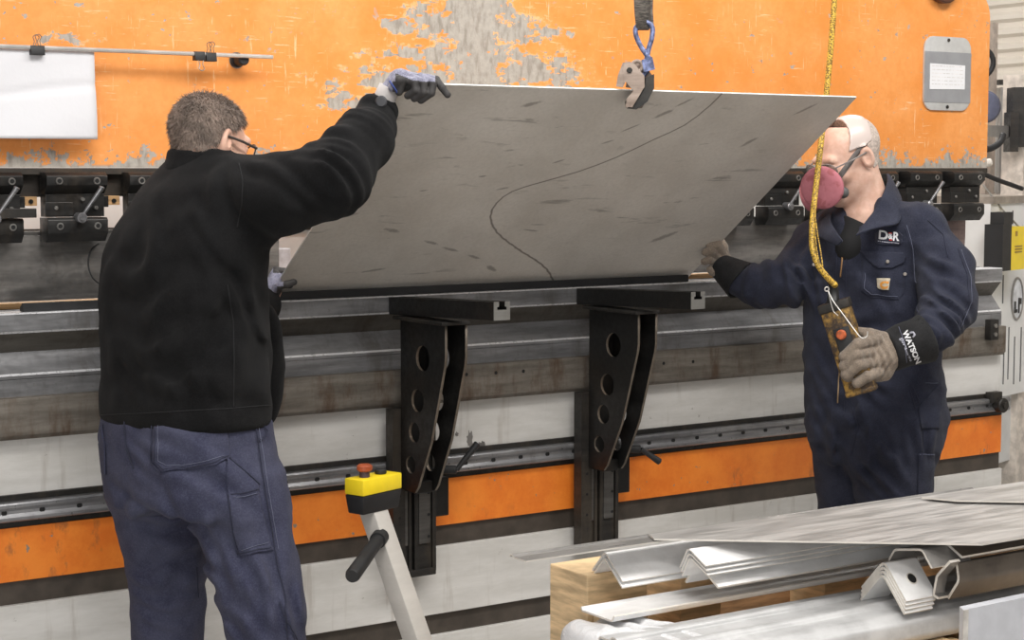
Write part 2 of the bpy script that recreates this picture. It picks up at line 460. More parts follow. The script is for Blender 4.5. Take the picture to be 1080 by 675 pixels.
M_RAM = mat_ram()
M_DIE = mat_steel('die_steel', (.33, .33, .34), (.17, .17, .175), .38, .45, (.09, .075, .06), .45)
M_GROOVE = mat_steel('shaded_oily_groove_steel', (.13, .12, .105), (.07, .062, .052), .42, .35, (.05, .035, .025), .6)  # for the down-facing V face: shade put into the colour, plus some oil
M_DIEPOL = mat_steel('polished_die_edge', (.88, .88, .90), (.7, .7, .72), .3, .35, (.4, .38, .35), .2)
M_TABLE = mat_steel('stained_table_steel', (.24, .215, .185), (.12, .105, .088), .55, .35, (.085, .045, .022), .75)
M_PUNCH = mat_steel('punch_steel', (.27, .255, .24), (.13, .125, .12), .45, .55, (.09, .07, .05), .4)
M_PANEL = mat_panel('worn_white_panel', (.70, .685, .66), (.56, .545, .515), (.13, .105, .085), .8)
M_STRIPE = mat_stripe()
M_BROWN = plain('dark_brown_groove_tone', (.060, .048, .038), .6, 0, .3, 12)  # dark brown colour for the recessed bands of the bed
M_RAIL = mat_steel('guide_rail_steel', (.34, .34, .35), (.20, .20, .21), .35, .7, (.08, .07, .06), .3)
M_BLACK = mat_steel('black_oiled_steel', (.011, .0105, .010), (.006, .006, .006), .45, .2, (.035, .025, .018), .35)
M_BLACKWORN = mat_steel('worn_black_steel', (.034, .031, .028), (.016, .015, .014), .5, .3, (.09, .07, .05), .4)
M_EDGE = mat_steel('bare_steel_edge', (.20, .165, .13), (.12, .10, .08), .45, .4, (.12, .07, .04), .4)
M_CLAMP = mat_steel('blackened_clamp_steel', (.040, .039, .038), (.018, .018, .018), .36, .5, (.07, .055, .04), .4)
M_BOLT = mat_steel('bolt_steel', (.42, .41, .39), (.25, .24, .23), .35, .8, (.15, .12, .09), .3)
M_HOLE = plain('hole_black', (.006, .006, .006), .8, 0, .1)
M_DKBROWN = mat_steel('clamp_beam_steel', (.075, .062, .05), (.035, .03, .026), .5, .3, (.09, .06, .035), .5)
M_TAN = plain('tan_streaked', (.50, .30, .14), .6, 0, .25, 8, stretch=(1, 1, 20))
M_PAPER = plain('white_paper', (.78, .78, .80), .7, 0, .03, 10, .002, 12)
M_ROD = plain('bright_rod', (.62, .60, .57), .35, .5, .1)
M_RUB = plain('black_rubber', (.014, .014, .015), .55, 0, .2)
M_WHITE = plain('white_machine_paint', (.74, .74, .73), .45, 0, .06, 5)
M_YEL = plain('yellow_plastic', (.88, .66, .02), .38, 0, .05, 20)
M_BEIGE = mat_panel('chipped_beige_paint', (.56, .53, .49), (.48, .455, .42), (.10, .08, .06), .8)
M_REDBTN = plain('red_orange_button', (.36, .075, .025), .4, 0, .3, 30)
# ------------------------------------------------------------------ the room
def struct(o): o['kind'] = 'structure'; return o
g = G('concrete_floor'); n = g.noise(None, 1.5, 6, .6); g.col(g.mix(n, (.42, .41, .39), (.56, .55, .53))); g.rough(g.sm(n, .3, .7, .35, .6)); M_FLOOR = g.m
b = MB(); b.box(-7, 11, -8, 5.6, -.1, 0); struct(b.build('floor', M_FLOOR, origin=(0, 0, -.1)))
g = G('corrugated_beige_cladding'); n = g.noise(None, 3, 4); g.col(g.mix(n, (.62, .56, .49), (.74, .69, .62))); g.rough(.5); M_CORR = g.m
b = MB(); P = []; z = 1.9
prof = []
while z < 5.0:
    for dz, dy in ((0, 0), (.028, 0), (.05, .04), (.078, .04)): prof.append((5.0 + dy, z + dz))
    z += .10
b.prism([(5.1, 1.9)] + prof + [(5.1, z)], 'x', -7, 11); b.box(-7, 11, 5.0, 5.1, 0, 1.9, 1)
struct(b.build('wall_back', [M_CORR, M_WHITE], origin=(2, 5, 0)))

# ------------------------------------------------------------------ press brake ram
XL, XR = -1.9, 2.94
ram = empty('press_brake_ram', (0.5, -.02, 1.52), 'broad orange painted press ram with bare grey worn patches, above both men', 'machine')
r = .11; pts = [(XL, 1.602), (XR, 1.602)] + [(XR - r + r * math.cos(a), 2.262 - r + r * math.sin(a)) for a in np.linspace(0, PI / 2, 8)] + [(XL, 2.262)]
b = MB(); b.prism(pts, 'y', -.05, .02); b.build('ram_plate', M_RAM, ram, auto=30)
b = MB(); b.box(XL, XR, -.055, .05, 1.583, 1.601, 0, .002); b.box(XL, XR - .01, -.03, .04, 1.525, 1.583, 0, .002); b.build('clamp_beam', M_DKBROWN, ram)
c = aY(992, -18, -.05); b = MB(); b.cyl((c[0], -.05, c[2]), (c[0], -.085, c[2]), .075, 32, 0, .006); b.box(c[0] - .05, c[0] + .05, -.05, .0, 2.25, c[2] + .05, 0, .003); b.build('round_cap', plain('dark_brown_cap', (.09, .035, .02), .5), ram, auto=30)
# name plate
p0, p1 = aY(973, 78, -.05), aY(1022, 78, -.05); x0, x1 = p0[0], p1[0]; z0, z1 = 1.81, 2.076
def rrect(x0, x1, z0, z1, r, n=6):
    out = []
    for cx, cz, a0 in ((x1 - r, z1 - r, 0), (x0 + r, z1 - r, 90), (x0 + r, z0 + r, 180), (x1 - r, z0 + r, 270)):
        for k in range(n + 1):
            a = math.radians(a0 + 90 * k / n); out.append((cx + r * math.cos(a), cz + r * math.sin(a)))
    return out
b = MB(); b.prism(rrect(x0, x1, z0, z1, .045), 'y', -.05, -.058, 0, .0015); npl = b.build('name_plate', plain('plate_light_metal', (.60, .60, .59), .4, .3, .08), ram, auto=30)
npl['label'] = 'rounded grey metal plate'
b = MB(); b.box(x0 + .0005, x1 - .0005, -.0598, -.0575, z0 + .028, z1 - .055, 0, .001); b.build('grey_field', plain('plate_grey_field', (.33, .335, .35), .45, .2, .06), npl)
b = MB(); b.slab([(x0 + .026, -.0605, z0 + .075), (x1 - .034, -.0605, z0 + .078), (x1 - .034, -.0605, z0 + .165), (x0 + .026, -.0605, z0 + .168)], (0, -.0012, 0)); b.build('paper_label', M_PAPER, npl)
b = MB()
for i in range(6):
    zz_ = z0 + .158 - i * .013; xx = x0 + .036
    while xx < x1 - .05:
        w = random.uniform(.008, .022); b.box(xx, min(xx + w, x1 - .042), -.0622, -.0617, zz_, zz_ + .0022); xx += w + random.uniform(.004, .008)
b.build('print_lines', plain('faint_print', (.66, .63, .62), .7), npl)
for zc in (z0 + .013, z1 - .012):
    b = MB(); b.cyl(((x0 + x1) / 2, -.058, zc), ((x0 + x1) / 2, -.0625, zc), .0065, 14, 0, .001); b.build('screw', M_BLACKWORN, npl, auto=30)

# rod with paper held by clips
rod = empty('paper_rod', (-.4, -.09, 1.89), 'thin bright metal rod fixed across the left of the orange ram', 'rod')
b = MB(); b.cyl((-1.5, -.105, 1.908), (-.02, -.105, 1.906), .0058, 12); b.build('rod_bar', M_ROD, rod, auto=30)
b = MB(); b.cyl((-.103, -.05, 1.897), (-.103, -.06, 1.897), .020, 20); b.cyl((-.103, -.06, 1.897), (-.103, -.10, 1.897), .016, 20, 0, .003); b.build('knob', M_RUB, rod, auto=30)
b = MB(); b.cyl((-.103, -.05, 1.897), (-.103, -.0515, 1.897), .0225, 20); b.build('washer', M_BOLT, rod)
# paper: a slightly creased sheet
g = G('creased_paper'); cr = g.add(g.noise(g.scl(1, 1, 2), 5, 2, .5, .6), g.mul(g.noise(None, 30, 3), .3)); g.col((.70, .70, .73)); g.rough(.75); g.bump(cr, .35, .008); M_CREASE = g.m
me = bpy.data.meshes.new('hanging_paper'); bm = bmesh.new(); NX, NZ = 40, 24; gr = []
pc = [aY(x, y, -.09) for x, y in ((98, 56), (101, 147))]
xa, xb = -1.25, float(pc[0][0]); zt, zb = float(pc[0][2]) + .002, float(pc[1][2])
for i in range(NX + 1):
    row = []
    for j in range(NZ + 1):
        u, w = i / NX, j / NZ; x = xa + (xb - xa) * u + .003 * w * (u > .99); z = zt + (zb - zt) * w
        y = -.0975 - .002 + .010 * w * math.sin(3.1 * w + 2 * u) * .6 + .004 * math.sin(9 * u + 4 * w) * w + (.004 * math.exp(-((w - .45 - .1 * math.sin(4 * u)) / .05) ** 2))
        row.append(bm.verts.new((x, y, z)))
    gr.append(row)
for i in range(NX):
    for j in range(NZ): bm.faces.new((gr[i][j], gr[i][j + 1], gr[i + 1][j + 1], gr[i + 1][j]))
r_ = bmesh.ops.extrude_face_region(bm, geom=bm.faces[:]); 
for v in r_['geom']:
    if isinstance(v, bmesh.types.BMVert): v.co.y += .0006
bmesh.ops.recalc_face_normals(bm, faces=bm.faces)
bm.to_mesh(me); bm.free(); tag(link('hanging_paper', me, M_CREASE, None, True), 'creased blank white paper sheet hanging from the rod at the left', 'paper')
def binder_clip(px, py, label, w=.034, hang=False):
    c = aY(px, py, -.112); t = empty('binder_clip', (c[0], c[1], c[2] - .02), label, 'clip', 'binder clips on the rod')
    b = MB(); X, Z = float(c[0]), float(c[2])
    b.prism([(-.116, Z - .012), (-.094, Z - .012), (-.0985, Z + .012), (-.1115, Z + .012)], 'x', X - w / 2, X + w / 2, 0, .001); b.build('clip_body', M_RUB, t, auto=30)
    b = MB(); s = -1 if hang else 1; zb_ = Z + s * .012
    for yy in ((-.114, -.0965) if not hang else (-.118,)):
        b.tube(smooth_path([(X - .007, yy, zb_), (X - .004, yy - .002, zb_ + s * .012), (X - .008, yy - .004, zb_ + s * .022), (X, yy - .005, zb_ + s * .028), (X + .008, yy - .004, zb_ + s * .022), (X + .004, yy - .002, zb_ + s * .012), (X + .007, yy, zb_)], 4), .0011, 6)
    b.build('wire_loop', M_BOLT, t, auto=40)
binder_clip(40, 53, 'black binder clip holding the white paper on the rod', .036)
binder_clip(211, 59, 'left one of two black binder clips side by side on the rod', .030, True)
binder_clip(223, 60, 'right one of two black binder clips side by side on the rod', .030)

# ------------------------------------------------------------------ tool clamps under the ram
CX0, PITCHX, CW = -.667, .2245, .163
def make_clamp(x, lever=True):
    t = empty('tool_clamp', (x + CW / 2, -.07, 1.40), None, 'clamp', 'tool clamps in a row under the ram')
    X0, X1 = x, x + CW
    b = MB(); b.prism([(-.045, 1.590), (-.098, 1.590), (-.112, 1.580), (-.112, 1.556), (-.085, 1.533), (-.045, 1.533)], 'x', X0, X1, 0, .0015); ub = b.build('upper_block', M_CLAMP, t, auto=30)
    b = MB(); b.box(X0 + .004, X1 - .002, -.088, -.045, 1.474, 1.533, 0, .001); b.box(X0 + .0, X0 + .075, -.094, -.088, 1.476, 1.512, 0, .001); b.build('middle_plate', M_CLAMP, t)
    b = MB(); b.prism([(-.045, 1.472), (-.106, 1.472), (-.112, 1.466), (-.112, 1.432), (-.092, 1.409), (-.045, 1.409)], 'x', X0 + .001, X1 - .001, 0, .0015); lb = b.build('lower_block', M_CLAMP, t, auto=30)
    for i, (fx, z, own) in enumerate(((.2, 1.567, ub), (.82, 1.567, ub), (.2, 1.45, lb), (.82, 1.45, lb))):
        xx = x + fx * CW; b = MB(); b.ring((xx, -.1125, z), (0, 1, 0), .0075, .0024, 16, 6); b.cyl((xx, -.11, z), (xx, -.1135, z), .0058, 12, 1)
        b.build('cap_screw', [M_BOLT, M_HOLE], own, auto=40)
    for fx, z in ((.18, 1.497), (.84, 1.497), (.62, 1.519)):
        xx = x + fx * CW; b = MB(); b.cyl((xx, -.088, z), (xx, -.0965, z), .0052, 12, 0, .001); b.build('set_screw', M_BOLT, t, auto=40)
    b = MB()
    if lever:
        h = Vector((x + .53 * CW, -.118, 1.472)); e = Vector((x + .84 * CW, -.135, 1.548))
        b.tube([h, h.lerp(e, .1), h.lerp(e, .9), e], [.004, .0045, .0062, .0075], 12); b.cyl(h + Vector((0, .022, 0)), h + Vector((0, -.012, 0)), .0135, 20, 0, .002); b.cyl(h + Vector((0, -.012, 0)), h + Vector((0, -.015, 0)), .0075, 6)
        b.cyl(e + Vector((-.0005, .0, -.001)), e + Vector((.002, -.001, .005)), .0078, 12, 0, .002)
        b.build('locking_lever', M_RAIL, t, auto=40)
    return t
def dup(root, loc):
    r = root.copy(); COL.objects.link(r); r.location = loc
    for ch in list(root.children):
        c = ch.copy(); COL.objects.link(c); c.parent = r
        for gch in ch.children:
            d = gch.copy(); COL.objects.link(d); d.parent = c
    return r
cl0 = make_clamp(CX0); clnl = None
labels = {-1: 'tool clamp cut off by the left edge of the photo', 0: 'dark tool clamp with lever, first whole one from the left, beside the black jacket',
          1: 'tool clamp partly behind the shoulder of the man in black', 11: 'dark tool clamp with lever just left of the pink respirator filter',
          10: 'tool clamp half hidden by the raised steel sheet, left of the respirator', 13: 'tool clamp behind the neck and collar of the man in blue', 14: 'tool clamp with lever above the shoulder of the man in blue',
          15: 'lever-less tool clamp at the right-hand end of the row'}
names = {}
for i in range(-3, 16):
    if i in (2, 3, 4, 5, 6, 7, 8, 9, 12, -2, -3): continue
    x = CX0 + i * PITCHX
    if i == 0: o = cl0
    elif i == 15: o = make_clamp(x, False)
    else: o = dup(cl0, (x + CW / 2, -.07, 1.40))
    o['label'] = labels[i]
for i in (9, 12): # mostly covered ones keep the row going
    o = dup(cl0, (CX0 + i * PITCHX + CW / 2, -.07, 1.40)); o['label'] = 'tool clamp in the row almost wholly hidden behind the raised steel sheet' if i == 9 else 'tool clamp hidden behind the head in the respirator'
o = dup(cl0, (CX0 + 4 * PITCHX + CW / 2, -.07, 1.40)); o['label'] = 'tool clamp showing in the gap under the raised black sleeve'
# small tan adapters and dark blocks between clamps
for i, lab in ((-1, 'small tan adapter block right of the clamp cut off by the photo edge'), (0, 'small tan adapter block between the first whole clamp and the black jacket'), (10, 'small tan adapter block left of the clamp beside the respirator')):
    x = CX0 + i * PITCHX + CW
    b = MB(); b.box(x + .018, x + .052, -.06, -.02, 1.503, 1.527, 0, .001); b.box(x + .0, x + .017, -.07, -.02, 1.498, 1.527, 1, .001); b.cyl((x + .035, -.06, 1.514), (x + .035, -.064, 1.514), .006, 12, 1)
    tag(b.build('adapter_block', [M_TAN, M_BLACK]), lab, 'block', 'adapter blocks between the clamps')
b = MB(); b.box(-1.2, -.70, -.125, -.113, 1.474, 1.498, 0, .001); tag(b.build('flat_bar', M_BLACKWORN), 'flat grey bar lying across the clamp at the left photo edge', 'bar')

# punches
def punch(xa, xb, label, top=1.425, tip=1.252, mat=None):
    b = MB(); b.prism([(-.030, top), (.030, top), (.030, 1.36), (.022, 1.33), (.002, tip), (-.004, tip), (-.028, 1.30), (-.030, 1.345)], 'x', xa, xb, 0, .001)
    b.box(xa + .005, xb - .005, -.018, .018, top - .002, 1.435)
    tag(b.build('punch_blade', mat or M_PUNCH, auto=30), label, 'tool', 'bending punches under the clamps')
punch(-1.6, .03, 'long grey punch blade behind the man in black, at the left')
punch(1.05, 2.70, 'long grey punch blade to the right of the raised sheet, behind the man in blue')
punch(2.725, 2.855, 'short reddish grey punch segment at the right end', 1.425, 1.275, mat_steel('reddish_punch_steel', (.30, .22, .21), (.17, .13, .13), .5, .4, (.10, .06, .05), .4))

# white back gauge casing seen through the gaps
bg = empty('back_gauge', (.7, 1.15, .9), 'pale back gauge casing seen through gaps behind the punches', 'machine')
b = MB(); b.box(-2.4, 2.3, 1.1, 1.2, .9, 1.9, 0, .004); b.build('casing', M_WHITE, bg)
q0, q1 = aY(284, 262, 1.09), aY(303, 300, 1.09)
b = MB(); b.box(q0[0], q1[0], 1.06, 1.1, q1[2], q0[2], 0, .003); b.build('switch_box', plain('bluish_white_plastic', (.70, .72, .78), .4), bg)
b = MB(); zz0 = aY(300, 243, 1.08)[2]; b.box(-2.4, 2.3, 1.07, 1.1, zz0, zz0 + .022, 0, .002); b.build('casing_rail', M_BLACKWORN, bg)

# ------------------------------------------------------------------ die and bed
b = MB(); DF = -.09; DX = aY(1057, 300, DF)[0]
dp = [(DF, 1.228), (DF, 1.180), (DF + .004, 1.177), (-.035, 1.123), (DF + .004, 1.069), (DF, 1.066), (DF, 1.012), (.09, 1.012), (.09, 1.228), (.022, 1.228), (.0, 1.205), (-.022, 1.228)]
def prof_mb(pts, xa, xb, mis):
    b = MB(); A = [b.bm.verts.new((xa, p[0], p[1])) for p in pts]; B = [b.bm.verts.new((xb, p[0], p[1])) for p in pts]; n = len(pts)
    for i in range(n):
        f = b.bm.faces.new((A[i], A[(i + 1) % n], B[(i + 1) % n], B[i])); f.material_index = mis.get(i, 0)
    b.bm.faces.new(A[::-1]); b.bm.faces.new(B); bmesh.ops.recalc_face_normals(b.bm, faces=b.bm.faces); return b
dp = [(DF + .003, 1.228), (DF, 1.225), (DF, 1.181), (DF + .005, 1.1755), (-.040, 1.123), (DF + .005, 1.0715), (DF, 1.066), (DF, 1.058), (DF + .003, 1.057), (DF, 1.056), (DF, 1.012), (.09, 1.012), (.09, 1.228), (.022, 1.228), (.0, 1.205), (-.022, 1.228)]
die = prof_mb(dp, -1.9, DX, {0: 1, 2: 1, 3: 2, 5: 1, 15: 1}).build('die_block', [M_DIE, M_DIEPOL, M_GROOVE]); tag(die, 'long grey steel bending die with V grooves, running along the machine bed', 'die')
b = MB(); b.box(-1.7, -.12, .04, .085, 1.2285, 1.244, 0, .002); tag(b.build('tan_filler', M_TAN), 'thin added tan batten on the die at the left, behind the man in black', 'filler')  # added strip standing in for the tan tone of the die's top groove
b = MB(); b.box(1.56, 2.3, .04, .085, 1.2285, 1.244, 0, .002); tag(b.build('tan_filler', M_TAN), 'thin added tan batten on the die just right of the raised sheet', 'filler')
s0 = aY(22, 321, -.045); b = MB(); b.prism([(-.064, 1.2285), (-.036, 1.2285), (-.036, 1.240), (-.050, 1.247), (-.052, 1.251), (-.064, 1.251)], 'x', s0[0], 1.50, 0, .001)
tag(b.build('rubber_strip', M_RUB), 'black rubber strip lying along the die, in front of the bottom edge of the sheet', 'strip')

bed = empty('press_brake_bed', (.5, -.05, 0), 'pale machine bed with an orange stripe and steel rail, behind both men', 'machine')
TX = aY(1060.5, 384, -.12)[0]
b = MB(); b.prism([(-.12, 1.012), (-.12, .915), (-.108, .903), (.12, .903), (.12, 1.012)], 'x', -1.9, TX, 0, .002); tb = b.build('bed_table', M_TABLE, bed, auto=30)
for px in (492, 523, 552, 700, 731): 
    c = aY(px, 389 - (px - 523) * .055, -.12); b = MB(); b.cyl((c[0], -.1205, c[2] - .012), (c[0], -.117, c[2] - .012), .0055, 12); b.build('bolt_hole', M_HOLE, tb)
BX = aY(1055, 400, -.08)[0]
b = MB(); b.box(-1.9, BX, -.08, .08, .0, .903, 0, .002); b.build('bed_panel', M_PANEL, bed)
b = MB(); b.box(-1.9, BX + .0, -.092, -.08, .672, .757, 0, .001); b.build('rail_backing', M_BLACKWORN, bed)
b = MB(); b.prism([(-.092, .742), (-.118, .742), (-.122, .737), (-.122, .729), (-.114, .720), (-.114, .712), (-.122, .704), (-.122, .696), (-.118, .692), (-.092, .692)], 'x', -1.9, BX + .01, 0, .0008); gr_ = b.build('guide_rail', M_RAIL, bed, auto=30)
x = -1.0
b = MB()
while x < BX - .05:
    b.cyl((x, -.1155, .716), (x, -.1125, .716), .0075, 12); x += .10
rh = b.build('rail_holes', M_HOLE, gr_); rh['kind'] = 'stuff'
b = MB(); b.box(-1.9, BX - .004, -.095, -.08, .530, .672, 0, .002); b.build('orange_stripe', M_STRIPE, bed)
b = MB(); b.box(-1.9, BX - .002, -.0835, -.079, .468, .530); b.build('brown_groove', M_BROWN, bed)
b = MB(); b.box(-1.9, BX, -.098, -.079, .262, .468, 0, .002); b.build('lower_panel', M_PANEL, bed)
b = MB(); b.box(-1.9, BX - .002, -.0835, -.079, .198, .262); b.build('brown_groove', M_BROWN, bed)
b = MB(); b.box(-1.9, BX, -.098, -.079, .0, .198, 0, .002); b.build('lower_panel', M_PANEL, bed)
c = aY(1057, 427, -.13); b = MB(); b.cyl((c[0] - .01, -.10, c[2]), (c[0] - .01, -.15, c[2]), .028, 18, 0, .004); b.cyl((c[0] - .01, -.15, c[2]), (c[0] - .01, -.158, c[2]), .012, 12); b.box(c[0] - .06, c[0] + .0, -.13, -.10, c[2] + .01, c[2] + .05, 0, .002); b.build('rail_stop', M_BLACKWORN, bed, auto=30)
c0, c1 = aY(1041, 337, -.13), aY(1049, 358, -.13); b = MB(); b.box(c0[0], c1[0], -.15, -.12, c1[2], c0[2], 0, .003)
for k in (.3, .72): b.cyl(((c0[0] + c1[0]) / 2, -.15, c0[2] + (c1[2] - c0[2]) * k), ((c0[0] + c1[0]) / 2, -.156, c0[2] + (c1[2] - c0[2]) * k), .008, 12, 1)
b.build('end_clamp', [M_BLACKWORN, M_BOLT], bed, auto=30)
# stains on the bed: dark paint spot
def blob(name, px, py, w, h, Y, mat, parent, seed):
    rn = random.Random(seed); c = aY(px, py, Y); pts = []
    for k in range(22):
        a = 2 * PI * k / 22; q = 1 + rn.uniform(-.35, .3); pts.append((c[0] + w * q * math.cos(a), c[2] + h * q * math.sin(a)))
    b = MB(); b.prism(pts, 'y', Y, Y + .003); b.build(name, mat, parent)
M_SPOT = plain('dark_grey_splash', (.16, .15, .14), .6)
blob('paint_splash', 496, 463, .010, .026, -.0815, M_SPOT, bed, 3); blob('paint_splash', 508, 470, .012, .012, -.0815, M_SPOT, bed, 5); blob('paint_splash', 482, 458, .006, .006, -.0815, M_SPOT, bed, 8)

# ------------------------------------------------------------------ sheet support brackets
def bracket(X0, dz, label, levx):
    t = empty('support_bracket', (X0, -.2, .40), label, 'bracket', 'sheet support brackets')
    # post sliding on the rail
    px0, px1 = X0 - .03, X0 + .115
    b = MB(); b.prism([(px0, -.125), (px0, -.165), (px0 + .04, -.165), (px0 + .04, -.158), (px0 + .052, -.158), (px0 + .052, -.165), (px0 + .062, -.165), (px0 + .062, -.145), (px0 + .072, -.145), (px0 + .072, -.165), (px0 + .085, -.165), (px0 + .085, -.158), (px1 - .012, -.158), (px1 - .012, -.165), (px1, -.165), (px1, -.125)], 'z', .415, .905)
    b.box(px0, px1, -.166, -.124, .403, .425, 0, .003); po = b.build('post', M_BLACKWORN, t, auto=30)
    b = MB(); b.box(px0 + .012, px0 + .050, -.164, -.158, .50, .70, 0, .001); b.build('slide_strip', mat_slide, po)
    b = MB(); b.box(px0 + .088, px0 + .126, -.164, -.158, .50, .70, 0, .001); b.build('slide_strip', mat_slide, po)
    b = MB()
    for xx in (px0 + .022, px0 + .120):
        for zc in (.52, .585, .65): b.cyl((xx, -.1645, zc), (xx, -.1655, zc), .0045, 10)
    h = b.build('screw_holes', M_HOLE, po)
    # side plates with round holes
    for s, (xx) in enumerate((X0, X0 + .066)):
        outl = [(-.168, 1.166), (-.413, 1.166), (-.413, 1.075), (-.408, 1.050), (-.335, .83), (-.262, .69), (-.245, .672), (-.168, .672)]
        bm = bmesh.new(); vs = [bm.verts.new((xx, y, z)) for y, z in outl]; f = bm.faces.new(vs)
        me = bpy.data.meshes.new('side_plate')
        # outline and holes as a filled curve
        cu = bpy.data.curves.new('plate', 'CURVE'); cu.dimensions = '2D'; cu.fill_mode = 'BOTH'; cu.extrude = .0034; cu.bevel_depth = .0006
        def spl(pp):
            s_ = cu.splines.new('POLY'); s_.points.add(len(pp) - 1)
            for q, (y, z) in zip(s_.points, pp): q.co = (y, z, 0, 1)
            s_.use_cyclic_u = True
        spl(outl)
        for hy, hz, hr in ((-.292, 1.064, .037), (-.262, .940, .034), (-.243, .846, .030), (-.222, .750, .026)):
            spl([(hy + hr * math.cos(a), hz + hr * math.sin(a)) for a in np.linspace(0, 2 * PI, 29)[:-1]])
        co = bpy.data.objects.new('plate', cu); COL.objects.link(co); dg = bpy.context.evaluated_depsgraph_get(); dg.update()
        me = bpy.data.meshes.new_from_object(co.evaluated_get(dg)); bpy.data.objects.remove(co); bpy.data.curves.remove(cu); bm.free()
        me.transform(Matrix(((0, 0, 1, xx), (1, 0, 0, 0), (0, 1, 0, 0), (0, 0, 0, 1))))
        me.materials.clear()
        ms = [M_BLACK, M_EDGE]
        o = link('side_plate', me, ms, t)
        for p in me.polygons: p.material_index = 1 if (abs(p.normal.x) < .9 and p.normal.y < -.2) else 0
    b = MB(); b.box(X0 + .0, X0 + .066, -.200, -.168, .68, 1.16, 0, .002); b.box(X0 + .005, X0 + .061, -.235, -.165, .665, .70, 0, .003); b.build('rear_web', M_BLACK, t)
    b = MB(); b.box(X0 - .02, X0 + .072, -.424, -.15, 1.166, 1.176, 0, .002); b.build('top_flange', M_BLACKWORN, t)
    # carriage and clamping lever
    b = MB(); b.box(px1, px1 + .045, -.165, -.13, .575, .69, 0, .003); b.build('carriage', M_BLACK, t)
    c = Vector((levx, -.20, .716)); b = MB(); b.cyl(c + Vector((-.06, .05, 0)), c, .013, 14, 0, .002); e = c + Vector((.055, -.02, .05 * dz)); b.tube([c, c.lerp(e, .15), e], [.008, .0075, .011], 12); b.cyl(c.lerp(e, .96), c.lerp(e, 1.1), .011, 12, 0, .003)
    b.build('locking_lever', M_RUB, t, auto=40)
    # arm: slotted square bar tilted up a little, its cut end bare
    w = .052; h_ = .050; sl = .0211 / .556
    def z_at(y): return 1.176 + (-(y + .10)) * sl + .0 
    pr = [(0, 0), (w, 0), (w, h_), (w * .68, h_), (w * .68, h_ * .72), (w * .78, h_ * .72), (w * .78, h_ * .56), (w * .22, h_ * .56), (w * .22, h_ * .72), (w * .32, h_ * .72), (w * .32, h_), (0, h_)]
    b = MB(); y0, y1 = -.095, -.655
    A = [b.bm.verts.new((X0 + p[0], y0, z_at(y0) + p[1])) for p in pr]; B = [b.bm.verts.new((X0 + p[0], y1, z_at(y1) + p[1])) for p in pr]; n = len(pr)
    for i in range(n): b.bm.faces.new((A[i], A[(i + 1) % n], B[(i + 1) % n], B[i]))
    b.bm.faces.new(A[::-1]); f = b.bm.faces.new(B); f.material_index = 1; bmesh.ops.recalc_face_normals(b.bm, faces=b.bm.faces)
    bar = b.build('support_bar', [M_BLACK, M_BAREEND], t)
    return t
mat_slide = mat_steel('grey_slide_strip', (.13, .125, .12), (.07, .068, .065), .4, .5, (.05, .04, .03), .3)
M_BAREEND = mat_steel('bare_cut_end', (.24, .235, .22), (.17, .165, .155), .4, .4, (.12, .10, .08), .3)
bracket(.350, 1.4, 'black steel support bracket behind the yellow emergency stop box', .515)
bracket(1.024, -.8, 'black steel support bracket nearer the man in blue, in the middle of the bed', 1.20)

# ------------------------------------------------------------------ the sheet
SB = CAM + ray(280, 313) * 5
def sheet_pt(u, v): # u along, v up the slope
    return np.array([1.53 * u, -.77 * v - .022, 1.237 + .570 * v])
g = G('dirty_mill_steel'); uv = g.t.nodes.new('ShaderNodeUVMap').outputs[0]; su = g.t.nodes.new('ShaderNodeSeparateXYZ'); g.t.links.new(uv, su.inputs[0]); U, V = su.outputs[0], su.outputs[1]
def to_uv(px, py):
    o = CAM; d = ray(px, py); n = np.cross([1, 0, 0], [0, -.77, .570]); t = ((sheet_pt(0, 0) - o) @ n) / (d @ n); p = o + d * t
    return p[0], (p[2] - 1.237) / .570 * .958
line = smooth_path([(*to_uv(a, c_), 0) for a, c_ in ((762, 98), (748, 112), (722, 132), (690, 147), (650, 166), (610, 181), (568, 193), (540, 202), (524, 214), (517, 228), (524, 245), (545, 262), (566, 275), (579, 287), (586, 303))], 2)
dmin = None
du = g.mul(g.sub(g.noise(uv, 30, 3), .5), .006)
for a, c_ in zip(line, line[1:]):
    ax_, ay = float(a[0]), float(a[1]); bx, by = float(c_[0] - a[0]), float(c_[1] - a[1]); L = bx * bx + by * by
    px_, py_ = g.sub(g.add(U, du), ax_), g.sub(g.add(V, du), ay)
    h = g.op('DIVIDE', g.add(g.mul(px_, bx), g.mul(py_, by)), L, None, True)
    ex, ey = g.sub(px_, g.mul(h, bx)), g.sub(py_, g.mul(h, by)); d = g.add(g.mul(ex, ex), g.mul(ey, ey)); dmin = d if dmin is None else g.mn(dmin, d)
ln = g.sm(g.op('SQRT', dmin), .0015, .0045, .75, 0)
n = g.noise(g.scl(2, 2, 2, uv), 2, 6, .6); sm_ = g.noise(g.scl(9, 26, 1, uv), 1.6, 5, .6, 0, 3); fine = g.noise(uv, 90, 4, .6)
